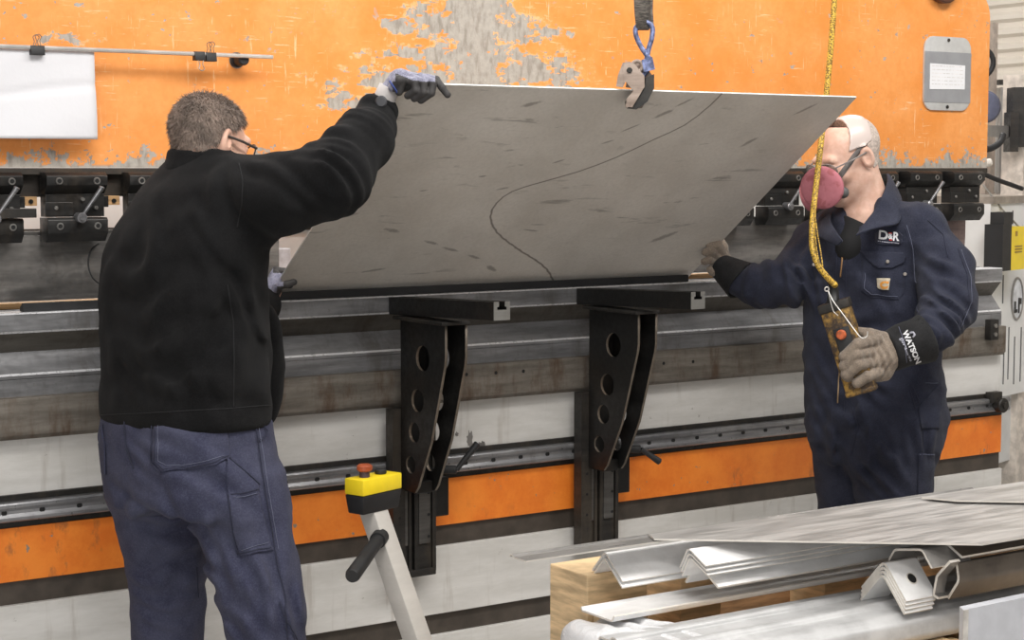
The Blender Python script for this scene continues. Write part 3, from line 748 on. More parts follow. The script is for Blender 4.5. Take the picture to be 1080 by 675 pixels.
# streak marks turned along the sheet's drag direction
mp = g.t.nodes.new('ShaderNodeMapping'); mp.inputs['Rotation'].default_value = (0, 0, -.55); mp.inputs['Scale'].default_value = (5, 30, 1); g.t.links.new(uv, mp.inputs[0])
stk = g.mul(g.sm(g.noise(mp.outputs[0], 1.2, 4, .6, .4, 9), .60, .69), g.sm(g.noise(uv, 2.2, 2, off=6), .44, .58, 0, .6))
base = g.mix(g.sm(n, .3, .7), (.62, .575, .52), (.74, .695, .64)); base = g.mix(g.sm(fine, .35, .7, 0, .2), base, (.46, .43, .39))
base = g.mix(g.mul(g.sm(sm_, .62, .74), .22), base, (.30, .27, .24)); smd = None
for (px, py, a_, b_, an) in ((455, 256, .030, .006, -.35), (475, 263, .035, .006, -.35), (500, 271, .03, .006, -.4), (518, 283, .03, .009, -.6), (413, 243, .03, .008, -.3), (358, 228, .05, .010, .2), (447, 201, .014, .003, .2), (509, 186, .012, .004, .2), (530, 199, .02, .004, .3), (665, 135, .03, .004, .7), (700, 120, .03, .008, .7), (722, 108, .03, .005, .8), (640, 150, .02, .004, .5), (590, 170, .02, .004, .5), (700, 250, .05, .012, .6), (560, 243, .03, .004, -.2), (395, 285, .04, .006, .2), (560, 110, .03, .008, .4), (850, 115, .04, .006, .8), (790, 150, .03, .008, .9)):
    cu_, cv_ = to_uv(px, py); ca_, sa_ = math.cos(an), math.sin(an); du_, dv_ = g.sub(U, float(cu_)), g.sub(V, float(cv_))
    e_ = g.add(g.op('POWER', g.mul(g.add(g.mul(du_, ca_), g.mul(dv_, sa_)), 1 / a_), 2.0), g.op('POWER', g.mul(g.sub(g.mul(dv_, ca_), g.mul(du_, sa_)), 1 / b_), 2.0))
    smd = e_ if smd is None else g.mn(smd, e_)
smd = g.sm(g.add(smd, g.mul(g.sub(g.noise(uv, 60, 4, .7), .5), 2.4)), .2, 1.4, .6, 0)
base = g.mix(stk, base, (.20, .18, .16)); base = g.mix(smd, base, (.16, .14, .12)); base = g.mix(ln, base, (.11, .085, .065))
g.col(base); g.rough(g.sm(fine, .3, .7, .42, .55)); g.metal(.1); M_SHEET = g.m
me = bpy.data.meshes.new('steel_sheet'); bm = bmesh.new(); uvl = bm.loops.layers.uv.new('UVMap')
th_ = np.array([0, .57, .77]) / .958 * .004
cor = [(0, 0), (1, 0), (1, 1), (0, 1)]; A = [bm.verts.new(sheet_pt(*c_)) for c_ in cor]; B = [bm.verts.new(sheet_pt(*c_) + th_) for c_ in cor]
fs = [bm.faces.new(A), bm.faces.new(B[::-1])] + [bm.faces.new((A[i], B[i], B[(i + 1) % 4], A[(i + 1) % 4])) for i in range(4)]
uvs = {v: (1.53 * c_[0], .958 * c_[1]) for vs in (A, B) for v, c_ in zip(vs, cor)}
for f in bm.faces:
    for l in f.loops: l[uvl].uv = uvs[l.vert]
bmesh.ops.recalc_face_normals(bm, faces=bm.faces)
for f in fs[2:]: f.material_index = 1
fs[2].material_index = 0
bm.to_mesh(me); bm.free()
tag(link('steel_sheet', me, [M_SHEET, plain('bright_cut_edge', (.85, .84, .82), .35, .2, .05)]), 'large grey steel sheet held tilted up by both men, with a curved dark line', 'sheet')
# ------------------------------------------------------------------ people
def V3(*a): return np.array(a, float)
def folds(terms):
    """cloth folds: terms of (centre, radius, direction of variation, wavelength, amplitude)"""
    def f(p):
        d = np.zeros(len(p))
        for c, R, n, wl, am in terms:
            q = p - np.array(c, float); r2 = (q * q).sum(1) / R ** 2; m = r2 < 4
            if not m.any(): continue
            n_ = np.array(n, float); n_ /= np.linalg.norm(n_); qq = q[m]
            warp = .35 * wl * np.sin(qq[:, 2] * 17 + qq[:, 0] * 23) + .25 * wl * np.sin(qq[:, 1] * 31 - qq[:, 2] * 11)
            s = np.sin((qq @ n_ + warp) * 2 * PI / wl); d[m] += am * np.exp(-r2[m] * 1.2) * (np.abs(s) ** .7 * np.sign(s))
        return d
    return f
def crumple(p, a=.0016, s=1.0):
    x, y, z = p[:, 0] * s, p[:, 1] * s, p[:, 2] * s
    w = np.sin(19 * x + 2.2 * np.sin(23 * z + 7 * y)) + np.sin(26 * z - 14 * y + 2.5 * np.sin(17 * x)); w2 = np.sin(47 * z + 31 * x + 2 * np.sin(37 * y)) * np.sin(29 * x - 22 * z)
    return a * ((1 - np.abs(w)) * .8 + w2 * .7)
def disp(f, g): return lambda p: f(p) - g(p)
def basis(fwd, up=(0, 0, 1)):
    y = np.array(fwd, float); y /= np.linalg.norm(y); z = np.array(up, float); x = np.cross(y, z); x /= np.linalg.norm(x); z = np.cross(x, y)
    return np.stack([x, y, z], 1)     # columns: right, forward, up of the head
def head_sdf(c, B, s=1.0, neck_to=None, ears=True):
    """c centre, B basis; local coordinates x right, y forward, z up"""
    W = lambda *q: c + B @ (np.array(q) * s)
    parts = []
    E = lambda q, r, k: parts.append((ell(W(*q), np.array(r) * s, B), k))
    E((0, -.018, .035), (.076, .098, .084), 0)
    E((0, .028, -.022), (.063, .068, .082), .03)
    for sx in (-1, 1):
        parts.append((rc(W(.050 * sx, -.002, -.052), W(.016 * sx, .070, -.093), .020 * s, .017 * s), .03))
        E((.040 * sx, .066, -.022), (.022, .022, .024), .02)         # cheek
    E((0, .078, -.097), (.020, .017, .017), .02)
    parts.append((rc(W(-.036, .083, .030), W(.036, .083, .030), .012 * s, .012 * s), .015))
    parts.append((rc(W(0, .092, .020), W(0, .112, -.022), .008 * s, .0125 * s), .012))
    for sx in (-1, 1): E((.011 * sx, .101, -.026), (.0085, .012, .0085), .008)
    parts.append((rc(W(-.020, .089, -.056), W(.020, .089, -.056), .0065 * s, .0065 * s), .008))
    parts.append((rc(W(-.017, .088, -.068), W(.017, .088, -.068), .0075 * s, .0075 * s), .007))
    base = union(parts)
    sock = [ell(W(.031 * sx, .099, .008), np.array((.018, .016, .012)) * s, B) for sx in (-1, 1)]
    ears_ = []
    for sx in (-1, 1):
        ears_.append((W(.079 * sx, -.010, .002), W(.090 * sx, -.022, .012), W(.078 * sx, -.012, -.026), W(.085 * sx, -.005, .0)))
    def f(p):
        d = base(p)
        for q in sock: d = smax(d, -q(p), .012 * s)
        for sx in (-1, 1): d = smin(d, ell(W(.031 * sx, .082, .008), np.array((.0125,) * 3) * s)(p), .004)
        if ears:
            for sx, (a, b, c_, h) in zip((-1, 1), ears_):
                ang = .45 * sx; q = (p - a) @ B; q2 = q.copy()
                q2[:, 0] = q[:, 0] * math.cos(ang) - q[:, 1] * math.sin(ang) * -1; q2[:, 1] = -q[:, 0] * math.sin(ang) + q[:, 1] * math.cos(ang)
                q2[:, 0] -= .006 * sx * s
                k = lambda R: (lambda w: w * (w - 1) / (np.sqrt(((q2 / (R ** 2)) ** 2).sum(1)) + 1e-9))(np.sqrt(((q2 / R) ** 2).sum(1)))
                e = k(np.array((.010, .020, .033)) * s); q3 = q2 - np.array((.010 * sx, .002, .002)) * s; R = np.array((.009, .012, .021)) * s
                w = np.sqrt(((q3 / R) ** 2).sum(1)); inner = w * (w - 1) / (np.sqrt(((q3 / R ** 2) ** 2).sum(1)) + 1e-9)
                e = smax(e, -inner, .004); d = smin(d, e, .008)
        if neck_to is not None:
            d = smin(d, rc(W(0, -.022, -.055), neck_to, .060 * s, .066 * s)(p), .035)
        return d
    return f, W
def finger(pts, r0, r1):
    P_ = [np.array(q, float) for q in pts]; n = len(P_) - 1; fs = []
    for i in range(n):
        ra = r0 + (r1 - r0) * i / n; rb = r0 + (r1 - r0) * (i + 1) / n; fs.append(rc(P_[i], P_[i + 1], ra, rb))
    def f(p):
        d = fs[0](p)
        for g_ in fs[1:]: d = smin(d, g_(p), .004)
        return d
    return f
def hand_union(palm, fingers, kf=.007):
    def f(p):
        d = palm(p); fd = None
        for q in fingers:
            v = q(p); fd = v if fd is None else np.minimum(fd, v)
        return smin(d, fd, kf)
    return f
def sil_levels(rows, phi, ratio=1.45):
    """rows (y, xl, xr, depth): ellipse column whose silhouette matches; phi: turn of the side axis from the picture plane"""
    out = []
    for y, xl, xr, D in rows:
        c = aD((xl + xr) / 2, y, D); hw = (xr - xl) / 2 / F * D
        a = hw / math.sqrt(math.cos(phi) ** 2 + (math.sin(phi) / ratio) ** 2); out.append((c[2], c[0], c[1], a, a / ratio))
    return out
M_FLEECE = mat_cloth('black_fleece', (.0055, .0055, .006), (.0105, .0105, .011), 12, 1100, .0012, .95, .035, .006, .08)
M_TROUS = mat_cloth('faded_navy_twill', (.034, .036, .066), (.060, .063, .100), 9, 900, .0012, .9, .04, .010, .12)
M_COVER = mat_cloth('navy_coverall_cotton', (.016, .018, .032), (.030, .033, .052), 11, 900, .0012, .88, .05, .010, .15)
M_SKIN = mat_skin('skin_fair', (.62, .36, .27), (.72, .45, .34))
M_SKIN2 = mat_skin('skin_pale_scalp', (.62, .38, .29), (.74, .50, .40))
M_HAIR = plain('short_brown_grey_hair', (.26, .20, .165), .7, 0, .4, 25)
M_GREYHAIR = plain('stubble_grey', (.50, .42, .37), .8, 0, .3, 150)
M_KNIT = mat_cloth('lilac_grey_knit', (.15, .15, .21), (.28, .28, .36), 60, 500, .001, .9, .2, .001)
M_COAT = plain('dark_glove_coating', (.045, .042, .042), .62, 0, .25, 60, .001, 600)
M_WHITEKNIT = plain('white_knit', (.50, .47, .46), .85, 0, .1)
M_SUEDE = mat_cloth('tan_suede', (.15, .12, .095), (.26, .21, .165), 22, 700, .001, .9, .2, .004)
M_GAUNT = mat_cloth('black_gauntlet_suede', (.012, .012, .013), (.022, .022, .023), 20, 700, .001, .85, .04, .004)
M_STITCH = plain('navy_stitching', (.022, .024, .045), .9, 0, .2)
M_STITCHL = plain('pale_seam_thread', (.13, .14, .20), .9, 0, .2)
M_SHOE = plain('black_work_boot', (.02, .018, .016), .5, 0, .3)
M_SOLE = plain('dark_rubber_sole', (.012, .012, .012), .7)

def boot(c, fwd, parent):
    """c: ankle ground point"""
    B = basis((fwd[0], fwd[1], 0)); W = lambda *q: np.array([c[0], c[1], 0.0]) + B @ np.array(q)
    f = union([(rc(W(0, -.02, .16), W(0, -.01, .06), .055, .048), 0), (ell(W(0, .05, .055), (.046, .115, .042), B), .04), (ell(W(0, .115, .048), (.044, .055, .036), B), .03), (ell(W(0, -.03, .05), (.040, .05, .045), B), .03)])
    g_ = lambda p: smax(f(p), .022 - p[:, 2], .004)
    me = mesh_sdf('boot', g_, W(0, 0, 0) - V3(.2, .2, 0), W(0, 0, .2) + V3(.2, .2, .03), .009)
    o = link('boot', me, M_SHOE, parent, True)
    s = union([(ell(W(0, .055, .012), (.050, .125, .03), B), 0), (ell(W(0, -.035, .012), (.043, .05, .03), B), .03)])
    me = mesh_sdf('boot_sole', lambda p: smax(smax(s(p), p[:, 2] - .024, .003), .001 - p[:, 2], .003), W(0, 0, 0) - V3(.2, .2, .01), W(0, 0, .04) + V3(.2, .2, .0), .007)
    link('sole', me, M_SOLE, o, True)

# ================= man in black, seen from behind
PH1 = math.radians(42)
F1 = FH * math.cos(PH1) + RT * math.sin(PH1)          # the way he faces
R1 = RT * math.cos(PH1) - FH * math.sin(PH1)          # his right
c0 = aD(200, 440, 4.3)
man1 = empty('person', (c0[0], c0[1], 0), 'man in black fleece and faded navy trousers seen from behind, gripping the sheet', 'person')
NS = math.radians(-6)
# jacket
rows = [(446, 103, 287, 4.30), (425, 102.5, 288, 4.30), (400, 104, 288, 4.30), (360, 104, 286, 4.29), (320, 102, 284, 4.29), (290, 103.5, 283, 4.28), (273, 106, 283, 4.28), (260, 111, 283, 4.27), (245, 117, 282, 4.27), (229, 126, 281, 4.27), (213, 137, 280, 4.27), (198, 148, 275, 4.27), (187, 157, 264, 4.28), (178, 166, 254, 4.28), (168, 176, 247, 4.29), (160, 186, 240, 4.29)]
torso1 = vloft(sil_levels(rows, PH1), R1, 2.25)
sh, el_, wr = aD(262, 210, 4.19), aD(352, 189, 4.10), aD(399, 119, 4.30)
lsh, lel, lwr = aD(185, 250, 4.42), aD(228, 330, 4.72), aD(279, 322, 4.90)
fd1 = folds([
    (aD(352, 165, 4.05), .06, (aD(372, 140, 4.2) - aD(335, 175, 4.1)), .045, .006), (aD(235, 205, 4.1), .10, (aD(215, 230, 4.1) - aD(260, 205, 4.1)), .06, .004), (aD(270, 330, 4.1), .12, RT + ZZ * .2, .06, .005), (aD(150, 400, 4.1), .14, RT * .6 + ZZ, .08, .005),
    (aD(352, 185, 4.05), .10, (aD(380, 150, 4.2) - aD(330, 190, 4.1)), .052, .007),
    (aD(300, 205, 4.1), .11, (aD(330, 180, 4.1) - aD(290, 240, 4.1)), .085, .005),
    (aD(385, 140, 4.2), .06, (wr - el_), .035, .005),
    (aD(180, 380, 4.1), .22, (aD(190, 350, 4.1) - aD(240, 420, 4.1)), .14, .0055),
    (aD(150, 290, 4.1), .20, (aD(150, 290, 4.1) - aD(220, 330, 4.1)), .16, .006),
    (aD(255, 400, 4.1), .13, (aD(235, 400, 4.1) - aD(280, 390, 4.1)), .085, .006),
    (aD(245, 240, 4.1), .11, (aD(230, 250, 4.1) - aD(275, 215, 4.1)), .10, .006),
    (aD(215, 430, 4.1), .25, RT, .19, .004)])
jk = union([(torso1, 0),
            (rc(aD(225, 194, 4.27), aD(275, 208, 4.17), .075, .086), .05),
            (rc(sh, aD(305, 204, 4.13), .096, .088), .05), (rc(aD(305, 204, 4.13), el_, .088, .083), .03), (rc(el_, aD(383, 148, 4.20), .083, .068), .035), (rc(aD(383, 148, 4.20), wr, .068, .047), .03),
            (ell(aD(356, 146, 4.12), (.034, .034, .030)), .016), (ell(aD(375, 128, 4.19), (.028, .03, .030)), .014), (ell(aD(334, 160, 4.12), (.034, .034, .024)), .018), (ell(aD(390, 110, 4.26), (.026, .028, .026)), .012), (ell(aD(405, 140, 4.26), (.026, .03, .032)), .02),
            (rc(lsh, lel, .080, .080), .05), (rc(lel, lwr, .078, .050), .03),
            (ell(aD(279, 385, 4.42), (.05, .06, .16)), .03)])
hem_z = float(aD(200, 446, 4.3)[2])
def jacket(p):
    k = np.clip((p[:, 2] - hem_z) / .10, 0, 1)
    d = jk(p) - k * (1.25 * fd1(p) + crumple(p, .0020))
    return d
lo, hi = aD(60, 455, 4.3) - V3(.25, .30, .02), aD(430, 80, 4.5) + V3(.10, .60, .05)
P_ = [aD(a, b_, D) for a, b_, D in ((95, 450, 4.3), (430, 90, 4.3), (282, 320, 5.0), (250, 150, 4.0), (100, 300, 4.5), (330, 230, 3.95))]
lo = np.min(P_, 0) - .06; hi = np.max(P_, 0) + .06; lo[1] -= .1
me = mesh_sdf('jacket', jacket, lo, hi, .0075); JB = bvh_of(me)
jo = link('fleece_jacket', me, M_FLEECE, man1, True)
mb = MB()
for s_ in ([(252, 172), (256, 190), (255, 215), (250, 240)], [(103, 438), (150, 436), (200, 433), (240, 431), (287, 427)], [(240, 300), (246, 340), (247, 380), (246, 430)]): seam(mb, JB, s_, .0014, .0, 3)
mb.build('seam', plain('black_seam', (.008, .008, .009), .9), jo, True)
# stand collar and cuff
B1 = basis(F1)
cc = aD(213, 173, 4.29)
a_, b_ = .083, .078; lv = [(cc[2] - .045, cc[0], cc[1], a_ * 1.25, b_ * 1.25), (cc[2] + .0, cc[0], cc[1], a_ * 1.08, b_ * 1.08), (cc[2] + .028, cc[0], cc[1], a_ * 1.03, b_ * 1.03)]
outer = vloft(lv, R1); inner = vloft([(z - .0, x, y, a - .010, b - .010) for z, x, y, a, b in lv] + [(cc[2] + .2, cc[0], cc[1], a_ * 1.0, b_ * 1.0)], R1)
tilt = lambda p: p - 0
def collar(p):
    q = p.copy(); q[:, 2] = q[:, 2] + ((p - cc) @ F1) * .18 - ((p - cc) @ R1) * -.05
    return smax(outer(q), -inner(q), .006)
me = mesh_sdf('collar', collar, cc - V3(.16, .16, .08), cc + V3(.16, .16, .08), .0045); link('collar', me, M_FLEECE, jo, True)
u_ = (wr - aD(383, 148, 4.20)); u_ /= np.linalg.norm(u_); w0 = wr + u_ * .012
mb = MB(); mb.tube([w0 - u_ * .03, w0 - u_ * .015, w0 + u_ * .004, w0 + u_ * .012, w0 + u_ * .008], [.050, .0485, .047, .043, .034], 28); o = mb.build('sleeve_cuff', M_FLEECE, jo, True)
mb = MB(); q = aD(402, 107, 4.235); mb.cyl(q, q + (aD(402, 107, 4.1) - q) * .07, .0145, 20, 0, .003); mb.build('cuff_toggle', plain('grey_toggle', (.05, .05, .056), .5), jo, auto=40)
# body, head and neck in one surface
HC1 = aD(222.5, 151.5, 4.30)
HF1 = FH * math.cos(math.radians(48)) + RT * math.sin(math.radians(48)) - ZZ * .30
BH1 = basis(HF1, ZZ + RT * -.06)
hs, W1 = head_sdf(HC1, BH1, .93, aD(207, 200, 4.33)); hs_ne, _ = head_sdf(HC1, BH1, .93, aD(207, 200, 4.33), False)
tor_in = vloft([(z, x, y, a - .02, b - .02) for z, x, y, a, b in sil_levels(rows, PH1)], R1)
hip1 = aD(205, 480, 4.32)
lk = dict(L=[aD(168, 520, 4.42), aD(176, 660, 4.50), aD(172, 838, 4.52)], R=[aD(255, 520, 4.24), aD(290, 670, 4.22), aD(300, 850, 4.25)])
bodyp = [(hs, 0), (tor_in, .04), (rc(sh, el_, .06, .05), .04), (rc(el_, wr, .05, .032), .02), (rc(wr, aD(414, 90, 4.32), .030, .027), .01), (rc(lsh, lel, .05, .05), .04), (rc(lel, lwr, .05, .032), .02), (rc(lwr, aD(288, 306, 4.94), .03, .027), .01),
         (ell(hip1, (.15, .13, .14)), .05)]
for k in 'LR':
    a, b, c = lk[k]; bodyp += [(rc(a, b, .085, .055), .04), (rc(b, c, .055, .038), .02)]
bf = union(bodyp)
P_ = [aD(a, b_, D) for a, b_, D in ((130, 840, 4.5), (430, 80, 4.3), (290, 300, 5.0), (250, 97, 4.0), (330, 860, 4.0), (130, 500, 4.6))]
me = mesh_sdf('body', bf, np.min(P_, 0) - .05, np.max(P_, 0) + .06, .011); HBv = None
# the head is refined: keep a finely sampled surface above the collar, the coarse one below
def split_body(name, f, headc, W, parent, skin, zcut, P_, fine=.0032, coarse=.011):
    lo, hi = np.min(P_, 0) - .05, np.max(P_, 0) + .06
    bm = bmesh.new()
    for part in (0, 1):
        if part: g_ = lambda p: np.maximum(f(p), zcut - .004 - p[:, 2]); l, h, s = np.array([headc[0] - .17, headc[1] - .17, zcut - .015]), headc + V3(.17, .17, .15), fine
        else: g_ = lambda p: np.maximum(f(p), p[:, 2] - zcut); l, h, s = lo, hi, coarse
        m = mesh_sdf('b', g_, l, h, s); bm.from_mesh(m); bpy.data.meshes.remove(m)
    me = bpy.data.meshes.new(name); bm.to_mesh(me); bm.free(); B = bvh_of(me); return link(name, me, skin, parent, True), B
bpy.data.meshes.remove(me)
bo1, BB1 = split_body('body', bf, HC1, W1, man1, M_SKIN, cc[2] + .0, P_)
# hair: a close cap with short strands
def hair_region(q):      # q local head coordinates
    x, y, z = q[:, 0], q[:, 1], q[:, 2]
    front = .060 + .0 * z
    line_ = np.where(y > .030, .062 - .0 * y, np.where(y > -.02, .020 + (y + .02) * .5, -.030 - (-.02 - y) * .12))
    return np.minimum(z - line_, .078 - y)
def hair(name, f, c, B, mat, parent, thick, n, length, lean):
    def g_(p):
        q = (p - c) @ B; nz = .0012 * np.sin(q[:, 0] * 210 + np.sin(q[:, 2] * 150) * 2) * np.sin(q[:, 1] * 190 + q[:, 2] * 90)
        return smax(f(p) - thick - nz, -hair_region(q) - .0, .012)
    me = mesh_sdf(name, g_, c - .16, c + .16, .0042); o = link(name, me, mat, parent, True)
    vs = np.array([v.co for v in me.vertices]) + np.array(root_loc(parent)); ns = np.array([v.normal for v in me.vertices])
    out = (f(vs) > thick * .4); vs, ns = vs[out], ns[out]; idx = RNG.integers(0, len(vs), n); b = MB()
    for i in idx:
        p0 = vs[i] + RNG.normal(0, .0018, 3); nn = ns[i]; q = (p0 - c) @ B
        comb = B @ np.array(lean) ; t = nn * .75 + comb * .6 + RNG.normal(0, .22, 3); t /= np.linalg.norm(t); L = length * RNG.uniform(.6, 1.2); w = np.cross(t, nn + .01); w /= np.linalg.norm(w) + 1e-9
        p0 = p0 - nn * .003; p1 = p0 + t * L * .6; t2 = t + comb * .5 - nn * .3; t2 /= np.linalg.norm(t2); p2 = p1 + t2 * L * .5; r = .0009; w2 = np.cross(t, w)
        A = [b.bm.verts.new(p0 + w * r), b.bm.verts.new(p0 - w * r), b.bm.verts.new(p0 + w2 * r)]; C = [b.bm.verts.new(p1 + w * r * .8), b.bm.verts.new(p1 - w * r * .8), b.bm.verts.new(p1 + w2 * r * .8)]; T = b.bm.verts.new(p2)
        for k in range(3): b.bm.faces.new((A[k], A[(k + 1) % 3], C[(k + 1) % 3], C[k])); b.bm.faces.new((C[k], C[(k + 1) % 3], T))
    s = b.build('hair_strands', mat, o); s['kind'] = 'stuff'; return o
hair('hair', hs_ne, HC1, BH1, M_HAIR, man1, .004, 16000, .017, (0, .2, -.8))
# glasses
mb = MB(); mb.tube([W1(.086, -.012, .014), W1(.084, .04, .014), W1(.074, .094, .012)], .0034, 8); mb.tube([W1(-.083, -.012, .012), W1(-.082, .04, .014), W1(-.072, .094, .012)], .0022, 8)
for sx in (-1, 1): mb.tube([W1(sx * (.036 + .033 * math.cos(a)), .108 - .014 * abs((.036 + .033 * math.cos(a)) / .07) ** 2, .006 + .021 * math.sin(a)) for a in np.linspace(0, 2 * PI, 25)], .0018, 6, cap=False)
mb.tube([W1(-.006, .110, .012), W1(.006, .110, .012)], .002, 6); gl = mb.build('glasses', plain('dark_spectacle_frame', (.05, .04, .035), .35), man1, auto=40)
# his right glove over the sheet corner
def K(x, y, D=4.31): return aD(x, y, D)
pt = lambda *a: [K(*q) for q in a]
top_c = sheet_pt(0, 1); DH = float((top_c - CAM) @ FW)
nr = DH - .035; fr = DH + .012
palm = union([(rc(K(409, 97, DH - .005), K(420, 84, DH + .0), .0225, .023), 0), (rc(K(425, 84, DH - .002), K(452, 85, DH + .002), .0175, .0165), .03), (rc(K(420, 88, DH - .01), K(446, 89, DH - .012), .015, .014), .02)])
fing = [finger(pt((425, 84, nr + .01), (437, 86, nr - .004), (438.5, 95, nr - .002), (430, 101, nr + .012)), .0100, .0092),
        finger(pt((434, 82, nr + .012), (447, 87, nr - .006), (447, 97, nr - .004), (437, 104, nr + .012)), .0102, .0092),
        finger(pt((443, 81, nr + .018), (457, 87, nr), (455, 98, nr), (444, 106, nr + .014)), .0102, .0090),
        finger(pt((452, 83, nr + .028), (460, 84, nr + .018), (466, 92, nr + .008), (472, 100, nr + .012)), .0098, .0086),
        finger(pt((414, 92, nr + .004), (420, 84, nr - .008), (425, 83.5, nr - .004), (421, 97, nr + .008)), .0110, .0098)]
gsdf = hand_union(palm, fing, .003)
me = mesh_sdf('glove', gsdf, K(440, 92, DH) - .16, K(440, 92, DH) + .16, .0024)
go = link('right_glove', me, [M_KNIT, M_COAT, M_WHITEKNIT], man1, True); rl = np.array(root_loc(man1))
def paint(me, f):
    for p in me.polygons:
        x, y, Z = proj(np.array(p.center) + rl); p.material_index = f(x, y, Z, p.normal)
paint(me, lambda x, y, Z, n: 0 if (x < 417 and not (y > 86 and x > 414)) or (y < 82.5 + .42 * (x - 430) and y < 90 and x < 459 and n.z > .15) else 1)
mb = MB(); a0 = K(417.5, 84, DH) ; mb.tube(smooth_path([K(411, 85.5, nr), K(414, 90, nr - .012), K(418, 96, nr - .004), K(419.5, 100, nr + .02)], 4), .0024, 8); mb.build('blue_edging', plain('blue_edging', (.05, .08, .28), .8), go, True)
mb = MB(); wq = K(411, 92, DH - .004); mb.tube([wr, wr + (wq - wr) * .55, wq], [.030, .028, .0265], 20); mb.build('wrist_knit', M_WHITEKNIT, go, True)
# his left glove on the lower left corner
dl = 4.90; se = lambda v: (lambda P_: P_)(sheet_pt(0, v)); D0 = float((sheet_pt(0, .08) - CAM) @ FW)
palm = union([(rc(aD(279, 318, D0 - .02), aD(287, 304, D0 - .01), .026, .024), 0), (rc(aD(287, 304, D0 - .01), aD(291, 292, D0 + .0), .022, .017), .02)])
fing = [finger([aD(286, 308, D0 - .03), aD(294, 302, D0 - .045), aD(302, 300, D0 - .048), aD(310, 297.5, D0 - .045)], .0115, .0095),
        finger([aD(288, 290, D0), aD(291, 285, D0 + .02), aD(300, 286, D0 + .035), aD(308, 290, D0 + .045)], .0105, .009),
        finger([aD(290, 296, D0 + .01), aD(296, 293, D0 + .04), aD(306, 294, D0 + .05)], .0105, .009), finger([aD(290, 302, D0 + .01), aD(297, 300, D0 + .04), aD(306, 301, D0 + .05)], .0105, .009)]
me = mesh_sdf('glove', hand_union(palm, fing, .007), aD(293, 303, D0) - .12, aD(293, 303, D0) + .12, .0025)
go2 = link('left_glove', me, [M_KNIT, M_COAT], man1, True); paint(me, lambda x, y, Z, n: 1 if (x > 299 or (x > 292 and y > 302) or (x > 288 and y < 288)) else 0)
# trousers
rowsT = [(436, 106, 286, 4.31), (460, 104, 289, 4.31), (485, 106, 293, 4.31), (510, 109, 298, 4.31), (535, 114, 302, 4.315)]
hipT = vloft(sil_levels(rowsT, PH1, 1.35), R1, 2.3)
legL = vloft(sil_levels([(500, 110, 205, 4.42), (540, 116, 214, 4.43), (570, 124, 218, 4.44), (610, 133, 221, 4.46), (640, 135, 219, 4.47), (675, 137, 216, 4.48), (760, 140, 215, 4.50), (840, 141, 212, 4.52), (853, 141, 213, 4.52)], 0.3, 1.1), R1)
legR = vloft(sil_levels([(500, 196, 297, 4.25), (540, 200, 304, 4.24), (570, 206, 311, 4.23), (610, 219, 320, 4.22), (640, 229, 323, 4.21), (675, 239, 325, 4.21), (760, 256, 336, 4.22), (850, 258, 340, 4.25), (868, 258, 342, 4.25)], 0.3, 1.1), R1)
fdT = folds([(aD(175, 545, 4.25), .12, (aD(150, 520, 4.2) - aD(185, 565, 4.2)), .085, .008), (aD(190, 600, 4.2), .13, V3(0, 0, 1) + RT * .3, .075, .007), (aD(160, 640, 4.3), .12, V3(0, 0, 1) - RT * .2, .07, .007),
             (aD(270, 600, 4.1), .16, RT + ZZ * .35, .075, .005), (aD(230, 500, 4.1), .14, RT * .7 + ZZ, .10, .004), (aD(300, 640, 4.1), .10, RT, .05, .006), (aD(170, 480, 4.1), .12, ZZ + RT * .4, .06, .003), (aD(255, 660, 4.1), .10, ZZ * .8 + RT, .06, .005)])
def trousers(p):
    d = smin(hipT(p), smin(legL(p), legR(p), .012), .045)
    g_ = 0
    for (x0, y0, x1, y1, dp_, w_) in ((112, 506, 190, 546, .012, .011), (178, 500, 212, 566, .010, .013), (138, 606, 206, 588, .008, .011), (142, 650, 204, 628, .009, .012), (230, 505, 245, 600, .004, .012), (262, 600, 285, 672, .006, .011)):
        a_, b_ = aD(x0, y0, 4.25), aD(x1, y1, 4.25); q_ = p - a_; q_ = q_ - np.outer(q_ @ FW, FW); e_ = b_ - a_; h_ = np.clip(q_ @ e_ / (e_ @ e_), 0, 1); t_ = q_ - h_[:, None] * e_
        g_ = g_ + dp_ * np.sin(np.clip(h_, .02, .98) * PI) ** .5 * np.exp(-(t_ * t_).sum(1) / w_ ** 2)
    return d + g_ - 1.5 * fdT(p) - crumple(p, .0020, 1.15)
P_ = [aD(a, b_, D) for a, b_, D in ((95, 432, 4.3), (345, 875, 4.25), (130, 875, 4.6), (250, 600, 4.0), (100, 500, 4.55), (300, 436, 4.5))]
me = mesh_sdf('trousers', trousers, np.min(P_, 0) - .07, np.max(P_, 0) + .07, .0065); TB = bvh_of(me)
to = link('trousers', me, M_TROUS, man1, True)
o = drape('back_pocket', TB, [(163, 446), (238, 444), (242, 483), (228, 490), (200, 495), (172, 498), (162, 488)], .0045, 3, M_TROUS, to, .006)
o = drape('side_pocket', TB, [(238, 482), (243, 486), (272, 512), (271, 517), (285, 574), (288, 580), (254, 586), (247, 560), (240, 522)], .0045, 3, M_TROUS, to, .006)
o = drape('back_pocket', TB, [(105, 468), (109, 448), (112, 470), (113, 500), (108, 498)], .004, 3, M_TROUS, to, .006)
mb = MB()
TB2 = TB
for s_ in ([(165, 448), (164, 487), (173, 496), (200, 493), (228, 487), (240, 481)], [(161, 448), (160, 489), (171, 500)], [(242, 484), (273, 511)], [(243, 522), (272, 516)], [(251, 584), (286, 577)], [(240, 522), (247, 562), (252, 585)],
           [(268, 445), (273, 480), (279, 520), (290, 580), (300, 630), (304, 675)], [(276, 447), (281, 455), (275, 464), (270, 462)], [(132, 443), (134, 470), (142, 495)], [(206, 598), (208, 630)], [(296, 635), (303, 655), (312, 675)]):
    seam(mb, TB, s_, .0016, .0045, 3)
